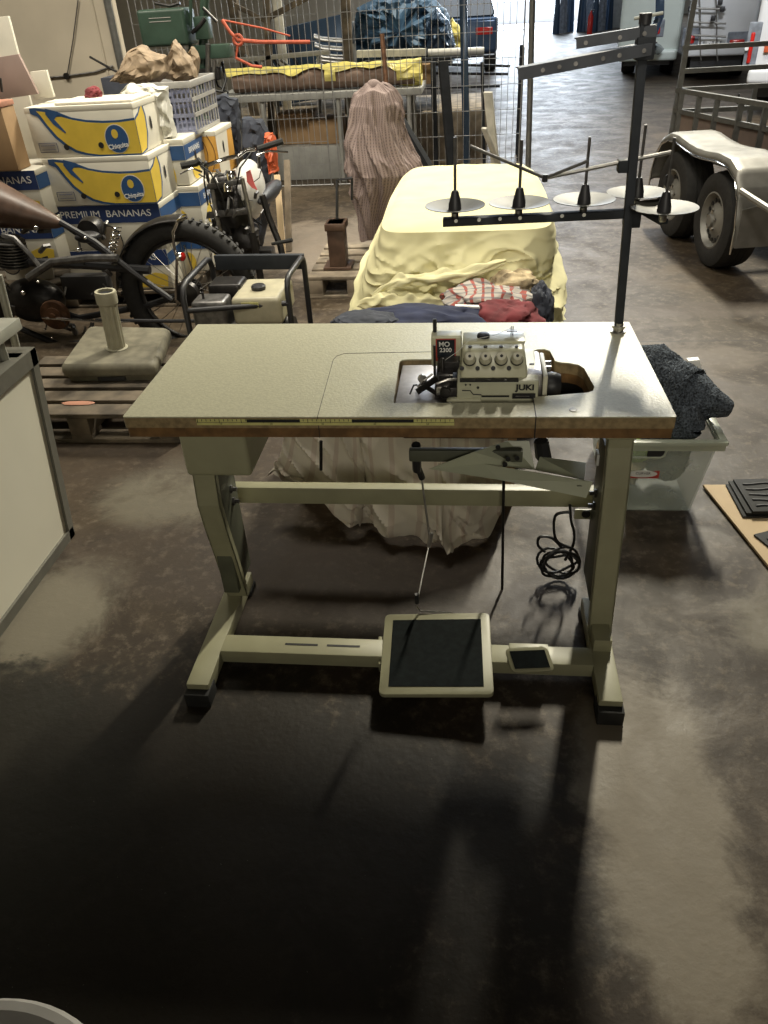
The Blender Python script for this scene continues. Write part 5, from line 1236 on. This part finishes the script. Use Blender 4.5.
# dark posts and pale sheets on the left behind the fence
fp = None
for i, (u0, v0, u1_, v1_, w) in enumerate(((266, -20, 270, 80, .06), (268, 18, 318, -8, .05), (345, -20, 348, 60, .09), (268, 22, 232, 4, .04), (228, -20, 245, 62, .10))):
    q_ = post('timber_post' if i not in (1, 3) else 'arm', at(u0, v0, y=7.1 + (i * .1 if i not in (1, 3) else 0)), at(u1_, v1_, y=7.1 + (i * .1 if i not in (1, 3) else 0)), w, 'pallet', ['dark upright post with two slanting arms beside the white post', '', 'dark brown upright post behind the metal chairs', '', 'thick dark upright post right of the drill press'][i], 'post', w, ground=i not in (1, 3), parent=fp if i in (1, 3) else None)
    if i == 0: fp = q_
post('white_post', at(275, -20, y=7.8), at(283, 60, y=7.8), .09, 'sash', 'white upright post leaning behind the fence', 'post', .04, ground=True)
BR = thing('low_rack', 'long pale metal frame with short struts standing above the left of the yellow roll', 'rack', (-1.2, 7.1, 0))
post('rail', at(215, 62, y=7.1), at(330, 52, y=7.1), .06, 'silver', '', '', .04, parent=BR)
for uu in (222, 262, 318): post('frame_leg', at(uu, 62 - (uu - 215) * .087, y=7.1), at(uu + 2, 100, y=7.1), .03, 'galv', '', '', ground=True, parent=BR)
tag(MB().prism([at(272, 30, y=8.1), at(342, 14, y=8.1), at(342, 95, y=8.1), at(272, 107, y=8.1)], (0, .2, 0)).build('dark_board', 'carblue', None, .01), 'dark slanted board behind the metal chairs', 'panel')
tag(MB().box(tuple(at(350, 44, y=8.3)), tuple(at(388, 20, y=8.3) + Vector((-.25, .3, 0)))).build('grey_box', 'greycloth', None, .02), 'grey box on the platform behind the chairs', 'box')
for i in range(7):
    post('strut', at(236 + i * 9, 50 + (i % 3) * 5, y=7.2), at(250 + i * 9, 78 - (i % 2) * 6, y=7.3), .03, 'galv' if i % 2 else 'blackmetal', '', '', round_=True, parent=BR)

# ------------------------------------------------------------------ trailer
ang = R(8.0)
ty = Vector((-math.sin(ang), math.cos(ang), 0)); tx = Vector((math.cos(ang), math.sin(ang), 0))
T0 = Vector((2.195, 3.46, 0)); KW = .885
def TL(a, b, c): return T0 + tx * a + ty * b + Vector((0, 0, c))
TR = thing('flatbed_trailer', 'galvanised twin-axle trailer with railed sides at the right edge', 'trailer', tuple(T0))
rt = .27
for b in (0.0, .69):
    c = TL(0, b, rt)
    ty_ = MB().lathe([(a_ * KW, b_) for a_, b_ in ((.175, .0), (.20, -.012), (.26, -.018), (.295, -.002), (.305, .03), (.305, .145), (.295, .175), (.24, .185), (.175, .17))], c, tuple(tx), 44, cap=False).build('wheel_tyre', 'tyre', TR)
    gr = MB()
    for h in (.055, .09, .125): gr.ring(c + tx * h, tuple(tx), rt + .0005, .003, 44, 6)
    gr.build('tread_groove', 'ink', ty_)
    rim = MB().lathe([(a_ * KW, b_) for a_, b_ in ((.178, .002), (.182, -.006), (.172, -.008), (.162, .012), (.150, .034), (.105, .022), (.075, .004), (.055, -.004), (.04, -.004), (.036, -.022), (.0, -.024))], c, tuple(tx), 40, cap=False).build('wheel_rim', 'silver', TR)
    hl = MB()
    for k in range(16):
        a = 2 * PI * k / 16; u_ = Vector((0, 0, 1)) * math.cos(a) + ty * math.sin(a)
        hl.lathe([(.0125, 0), (.0125, .006)], c + u_ * .113 + tx * (.022), tuple(-tx), 10)
    hl.build('vent_hole', 'ink', rim)
    nt_ = MB()
    for k in range(5):
        a = 2 * PI * k / 5; u_ = Vector((0, 0, 1)) * math.cos(a) + ty * math.sin(a); nt_.lathe([(.009, .006), (.009, -.012)], c + u_ * .051, tuple(tx), 6)
    nt_.build('wheel_nut', 'chrome', rim)
MB().tube([TL(.1, 0, rt), TL(1.6, 0, rt)], .03).tube([TL(.1, .69, rt), TL(1.6, .69, rt)], .03).build('axle', 'galv', TR)
# twin fender
outl = [(-.39, .20), (-.385, .34), (-.35, .48), (-.27, .57), (-.15, .612), (.02, .615), (.20, .598), (.34, .592), (.48, .598), (.66, .615), (.80, .61), (.92, .565), (1.0, .48), (1.04, .38), (1.05, .28)]
outl = [(b, z + .015) for b, z in outl]
fm = MB()
def fgrid(u, v):
    k = u * (len(outl) - 1); i = min(int(k), len(outl) - 2); s = k - i
    b = outl[i][0] * (1 - s) + outl[i + 1][0] * s; z = outl[i][1] * (1 - s) + outl[i + 1][1] * s
    if v < .12: return TL(-.035, b, z - .035 * (1 - v / .12))
    if v < .24: q = (v - .12) / .12; return TL(-.035 + .03 * q, b, z + .012 * math.sin(q * PI / 2))
    q = (v - .24) / .76; return TL(-.005 + .245 * q, b, z + .012)
fm.grid(fgrid, 70, 12).build('fender', 'silver', TR, solid=.003)
MB().prism([TL(-.02, -.395, .215), TL(.24, -.395, .215), TL(.24, -.395, .47), TL(-.02, -.395, .42)], ty * .01).build('rear_flap', 'silver', TR)
MB().tube([TL(-.037, b, z - .034) for b, z in outl], .0055, 8).build('bead', 'chrome', TR)
# bed and sideboard with rails
rA, rB = at(677, 90, z=.80), at(768, 105, z=.80)
rd_ = (rA - rB); rd_.z = 0; rl = rd_.length; rdn = rd_ / rl; near = rB - rdn * 1.2
nrm = Vector((rdn.y, -rdn.x, 0))
def RL(t, z, o=0): return near + rdn * t + nrm * o + Vector((0, 0, z - near.z))
LT = rl + 1.2
MB().hexa([RL(0, .42, .01), RL(LT, .42, .01), RL(LT, .42, 1.8), RL(0, .42, 1.8), RL(0, .48, .01), RL(LT, .48, .01), RL(LT, .48, 1.8), RL(0, .48, 1.8)]).build('bed', 'galv', TR)
MB().hexa([RL(0, .48, .01), RL(LT, .48, .01), RL(LT, .48, .03), RL(0, .48, .03), RL(0, .655, .01), RL(LT, .655, .01), RL(LT, .655, .03), RL(0, .655, .03)]).build('side_board', 'plyred', TR)
sr = MB()
sr.bar(RL(0, .80), RL(LT, .80), .03, .03).build('top_rail', 'galv', TR)
MB().bar(RL(0, .67), RL(LT, .67), .022, .03).build('middle_rail', 'galv', TR)
k = 0
for uu, vv in ((681, 91), (698, 94), (716, 97), (739, 101), (765, 105), (795, 110), (830, 116)):
    t = (at(uu, vv, z=.8) - near).dot(rdn)
    MB().bar(RL(t, .40), RL(t, .785), .032, .03).build('side_post', 'galv', TR, smooth=False)
cp = RL(LT, .8)
c_top = at(683, -12, y=cp.y)
MB().bar((cp.x, cp.y, .30), (cp.x + .03, cp.y, c_top.z), .035, .035).build('corner_post', 'galv', TR)
for v in (48, 71):
    z = at(686, v, y=cp.y).z; MB().bar((cp.x, cp.y, z), (cp.x + 1.75, cp.y + .1, z), .03, .03).build('tailgate_rail', 'galv', TR)
for z in (.80, .66): MB().bar((cp.x, cp.y, z), (cp.x + 1.75, cp.y + .1, z - .0), .03, .03).build('far_rail', 'galv', TR)
MB().bar((cp.x + .55, cp.y + .03, .55), (cp.x + .55, cp.y + .03, .80), .03, .03).build('far_post', 'galv', TR)
MB().bar((cp.x + 1.2, cp.y + .06, .5), (cp.x + 1.2, cp.y + .06, .80), .03, .03).build('far_post', 'galv', TR)
MB().bar((cp.x + 1.75, cp.y + .1, .3), (cp.x + 1.75, cp.y + .1, 1.4), .035).build('corner_post', 'galv', TR)
MB().tube([at(741, 191, y=3.0), at(775, 213, y=2.75), at(800, 228, y=2.6)], .017).build('ramp_tube', 'silver', TR)
MB().bar(RL(0.1, .38, .2), RL(LT - .1, .38, .2), .06, .08).bar(RL(0.1, .38, 1.6), RL(LT - .1, .38, 1.6), .06, .08).build('chassis_beam', 'galv', TR)
for a in (0, .69): MB().lathe([(.265, 0), (.265, .16)], TL(1.55, a, rt), tuple(tx), 28).build('wheel_tyre', 'tyre', TR)
tag(MB().box(tuple(at(737, 104, y=4.6)), tuple(at(740, 94, y=4.6) + Vector((.0, .02, 0)))).build('hanging_latch', 'black', None), 'small black latch hanging from the trailer rail', 'latch')

# ------------------------------------------------------------------ camper vans
def camper(label, ul, ur, vb, y, ln, z1, mt, lights, plate=None, rack=None, w_extra=0., rot=0.):
    zb = at(ul, vb, y=y).z; x0 = at(ul, vb, y=y).x; x1 = at(ur, vb, y=y).x + w_extra
    t = thing('camper_van', label, 'camper van', ((x0 + x1) / 2, y + ln / 2, 0), 'parked camper vans')
    def r_(u0, v0, u1, v1, dep=.03):
        a, b = at(u0, v1, y=y), at(u1, v0, y=y); return (a.x, y - dep, a.z), (b.x, y + .03, b.z)
    MB().box((x0, y, zb + .10), (x1, y + ln, z1)).build('body', mt, t, .08, seg=4)
    MB().box((x0 + .01, y - .05, zb), (x1 - .01, y + .2, zb + .16)).build('bumper', mt, t, .05, seg=4)
    MB().box((x0 + .12, y + .1, .2), (x1 - .12, y + ln - .1, zb + .12)).build('underbody', 'black', t)
    for xx in (x0 + .05, x1 - .27):
        for yy_ in (y + 1.1, y + ln - 1.1): MB().lathe([(.29, 0), (.31, .03), (.31, .19), (.29, .22)], (xx, yy_, .31), (1, 0, 0), 28).build('wheel', 'tyre', t)
    for q in lights:
        a, b = r_(*q); MB().box((a[0] - .04, y - .012, a[2] - .04), (b[0] + .06, y + .03, b[2] + .10)).build('light_surround', 'greycloth', t, .02, seg=3)
        tl = MB().box(a, b).build('tail_light', 'redlens', t, .03, seg=3)
        MB().lathe([(.022, 0), (.022, .006)], ((a[0] + b[0]) / 2 - .04, y - .031, (a[2] + b[2]) / 2), (0, -1, 0), 14).build('reflector', 'white', tl)
    if plate:
        a, b = r_(*plate, dep=.02); pl = MB().box(a, b).build('number_plate', 'white', t, .003)
        text_part('TL - 8 C E', (b[2] - a[2]) * .6, ((a[0] + b[0]) / 2, y - .0215, (a[2] + b[2]) / 2), (1, 0, 0), (0, 0, 1), 'ink', pl)
    MB().box((x0 + .18, y - .012, z1 - 1.0), (x1 - .18, y + .02, z1 - .4)).build('rear_window', 'glass', t, .03)
    if rack:
        rk = MB()
        for u in rack:
            rk.tube([at(u, 60, y=y - .02), at(u, 54, y=y - .06), at(u, 10, y=y - .06), at(u - 2, -30, y=y - .06)], .010, 6)
        for v in (8, 22, 35): rk.tube([at(rack[0] - 6, v, y=y - .12), at(rack[1] + 10, v + 1, y=y - .12)], .014, 8)
        rk.build('bike_rack', 'silver', t)
        for (u, v) in ((694, 16), (697, 3), (715, 18), (722, 2), (724, 9), (693, 9)):
            c = at(u, v, y=y - .15); MB().box((c.x - .035, c.y - .05, c.z - .03), (c.x + .035, c.y + .03, c.z + .04)).build('rack_clamp', 'black', t, .012)
    if ul > 740: MB().box(tuple(at(764, 52, y=y - .03)), tuple(at(800, 40, y=y - .03) + Vector((0, .02, 0)))).build('orange_board', 'orange', t, .004)
    if rot:
        cn = Vector((x0, y, 0)); d = Vector(((x1 - x0) / 2, ln / 2, 0)); d.rotate(Matrix.Rotation(rot, 3, 'Z')); place(t, cn + d, rot)
    return t
CA = camper('pale green-white camper van farthest left, behind the top of the thread stand', 616, 668, 62, 13.8, 6, 2.7, 'vangreen', [(655, 26, 660, 34)], w_extra=.12, rot=R(-12))
camper('white camper van with a bike rack and number plate on its rear', 683, 748, 57, 12.9, 5.5, 2.7, 'vanwhite', [(684, 35, 695, 44), (727, 38, 743, 47)], (703, 38, 720, 47), (701, 717), rot=R(-14))
camper('white camper van cut off by the right edge of the photo', 745, 800, 84, 9.3, 5.5, 2.7, 'vanwhite', [(746, 32, 756, 64)], w_extra=.6, rot=R(-24))
def ribbon(pts, w, d, mt, name, parent):
    mb = MB()
    for a, b in zip(pts[:-1], pts[1:]): mb.bar(a, b + (b - a).normalized() * w * .3, w, d, (0, 1, 0))
    return mb.build(name, mt, parent, .01)
ribbon([at(684, -12, y=12.2), at(683, 14, y=12.2), at(677, 30, y=12.2), at(668, 42, y=12.2), at(661, 49, y=13.6)], .12, .1, 'carblue', 'awning_strap', CA)
post('awning_pole', at(661, 17, y=12.0), at(690, 11, y=12.0), .05, 'gentank', '', '', round_=True, parent=CA)
# dark van by the doorway
cv = at(466, 62, y=16); cw = at(497, 62, y=16)
VN = thing('dark_van', 'dark blue car parked beside the bright doorway', 'car', ((cv.x + cw.x) / 2 - .4, 18, 0))
zt1 = 1.05
MB().hexa([(cv.x - .9, 16, .35), (cw.x, 16, .35), (cw.x, 20, .35), (cv.x - .9, 20, .35), (cv.x - .9, 16.02, .95), (cw.x, 16.02, .95), (cw.x, 20, .95), (cv.x - .9, 20, .95)]).build('lower_body', 'carblue', VN, .08, seg=3)
MB().hexa([(cv.x - .8, 16.1, .951), (cw.x - .05, 16.1, .951), (cw.x - .05, 19, .951), (cv.x - .8, 19, .951), (cv.x - .7, 16.5, 1.45), (cw.x - .2, 16.5, 1.45), (cw.x - .2, 18.4, 1.45), (cv.x - .7, 18.4, 1.45)]).build('cabin', 'glass', VN, .06, seg=3)
for xx in (cw.x - .24, cv.x - .88):
    for yy_ in (16.7, 19.2): MB().lathe([(.30, 0), (.31, .03), (.31, .2), (.3, .22)], (xx, yy_, .31), (1, 0, 0), 24).build('wheel', 'tyre', VN)
MB().box((cw.x - .42, 15.985, .66), (cw.x - .1, 16.03, .78)).build('tail_light', 'redlens', VN, .01)
# clutter by the far doorway
random.seed(5)
for i in range(9):
    u = 556 + i * 6.4; p = at(u, 24, y=27.5 + (i % 3) * .4); w = .10 + .03 * (i % 3)
    if i in (3,): continue
    hgt = 1.5 + .25 * math.sin(i * 2.1)
    def cf(uu, vv, p=p, w=w, hgt=hgt, i=i):
        a = uu * 2 * PI; r = w * (1 - .45 * vv) * (1 + .18 * math.cos(a * 5 + i)); return p.x + r * math.cos(a), p.y + r * math.sin(a), vv * hgt
    o = MB().grid(cf, 30, 8).build('folded_parasol', 'greycloth' if i % 2 else 'carblue', None)
    tag(o, 'tall grey folded bundle standing by the far doorway', 'bundle', 'folded bundles by the far doorway')
fe = thing('fire_extinguisher', 'small red fire extinguisher among the folded bundles by the far doorway', 'fire extinguisher', tuple(at(590, 26, y=26.5).xy) + (0,))
p = at(590, 26, y=26.5); MB().lathe([(.08, 0), (.08, .45), (.03, .55), (.03, .6)], (p.x, p.y, 0), (0, 0, 1), 16).build('cylinder', 'redlens', fe)
MB().bar((p.x, p.y, .6), (p.x + .1, p.y, .62), .03).build('handle', 'black', fe)
p = at(604, 24, y=29); tag(MB().box((p.x, 29, 0), (p.x + .9, 29.4, 1.9)).build('metal_cabinet', 'tabletopgrey', None, .01), 'grey metal cabinet right of the folded bundles', 'cabinet')

# ------------------------------------------------------------------ light
wd = bpy.data.worlds.new('world'); sc.world = wd; wd.use_nodes = True
bg = wd.node_tree.nodes['Background']; bg.inputs[0].default_value = (.80, .88, 1.0, 1); bg.inputs[1].default_value = 3.0
def area(name, loc, target, sx, sy, power, col, spread=180):
    l = bpy.data.lights.new(name, 'AREA'); l.shape = 'RECTANGLE'; l.size = sx; l.size_y = sy; l.energy = power; l.color = col; l.spread = R(spread)
    o = bpy.data.objects.new(name, l); C.objects.link(o); o.location = loc
    d = Vector(target) - Vector(loc); o.rotation_euler = d.to_track_quat('-Z', 'Y').to_euler(); return o
area('rooflight_key', (2.6, 7.4, 6.3), (1.0, .3, .3), .26, 1.6, 920, (1, .93, .75), 180)
area('doorway_daylight', (2.85, 35.6, 3.0), (2.0, 8, 1.0), 6.2, 5.6, 2400, (.80, .90, 1.0), 180)
area('fill_far', (3.0, 15, 7.6), (3.0, 15, 0), 8, 5, 700, (.86, .93, 1.0))  # added overhead fill for the far hall; the roof has no opening
area('fill_mid', (-.4, 2.5, 4.4), (-.5, 3.6, 0), 1.6, .8, 75, (1, .93, .78), 100)  # added fill over the middle clutter, no lamp known there
area('fill_left', (-3.6, 1.8, 5.0), (-3.2, 4.6, .8), 1.6, .8, 75, (1, .93, .78), 110)  # made-up light to lift the left concrete wall
area('fill_front', (.7, -1.0, 3.7), (.75, 2.3, .4), .7, .7, 7.5, (1, .93, .80), 50)  # extra light put in to brighten the front of the yellow sheet
area('fill_rear', (1.3, -4.3, 2.3), (.7, 1, 1.35), 1.6, 1.0, 6, (1, .93, .78), 55)  # added soft fill from behind the camera for surfaces facing it
area('fill_right', (3.2, 5.2, 5.0), (4.6, 11, .9), 1.6, .8, 130, (.93, .96, 1), 100)  # invented light that brightens the camper vans
vs_ = sc.view_settings; sc.display_settings.display_device = 'sRGB'
vs_.view_transform = 'Standard'; vs_.look = 'None'; vs_.gamma = 1; vs_.exposure = 0; vs_.use_curve_mapping = False
sc.cycles.use_denoising = True; sc.cycles.max_bounces = 6; sc.cycles.sample_clamp_indirect = 6; sc.cycles.caustics_reflective = False; sc.cycles.caustics_refractive = False
sc.cycles.transparent_max_bounces = 12
for o in list(sc.objects):
    if '_inv_loc' in o: del o['_inv_loc']
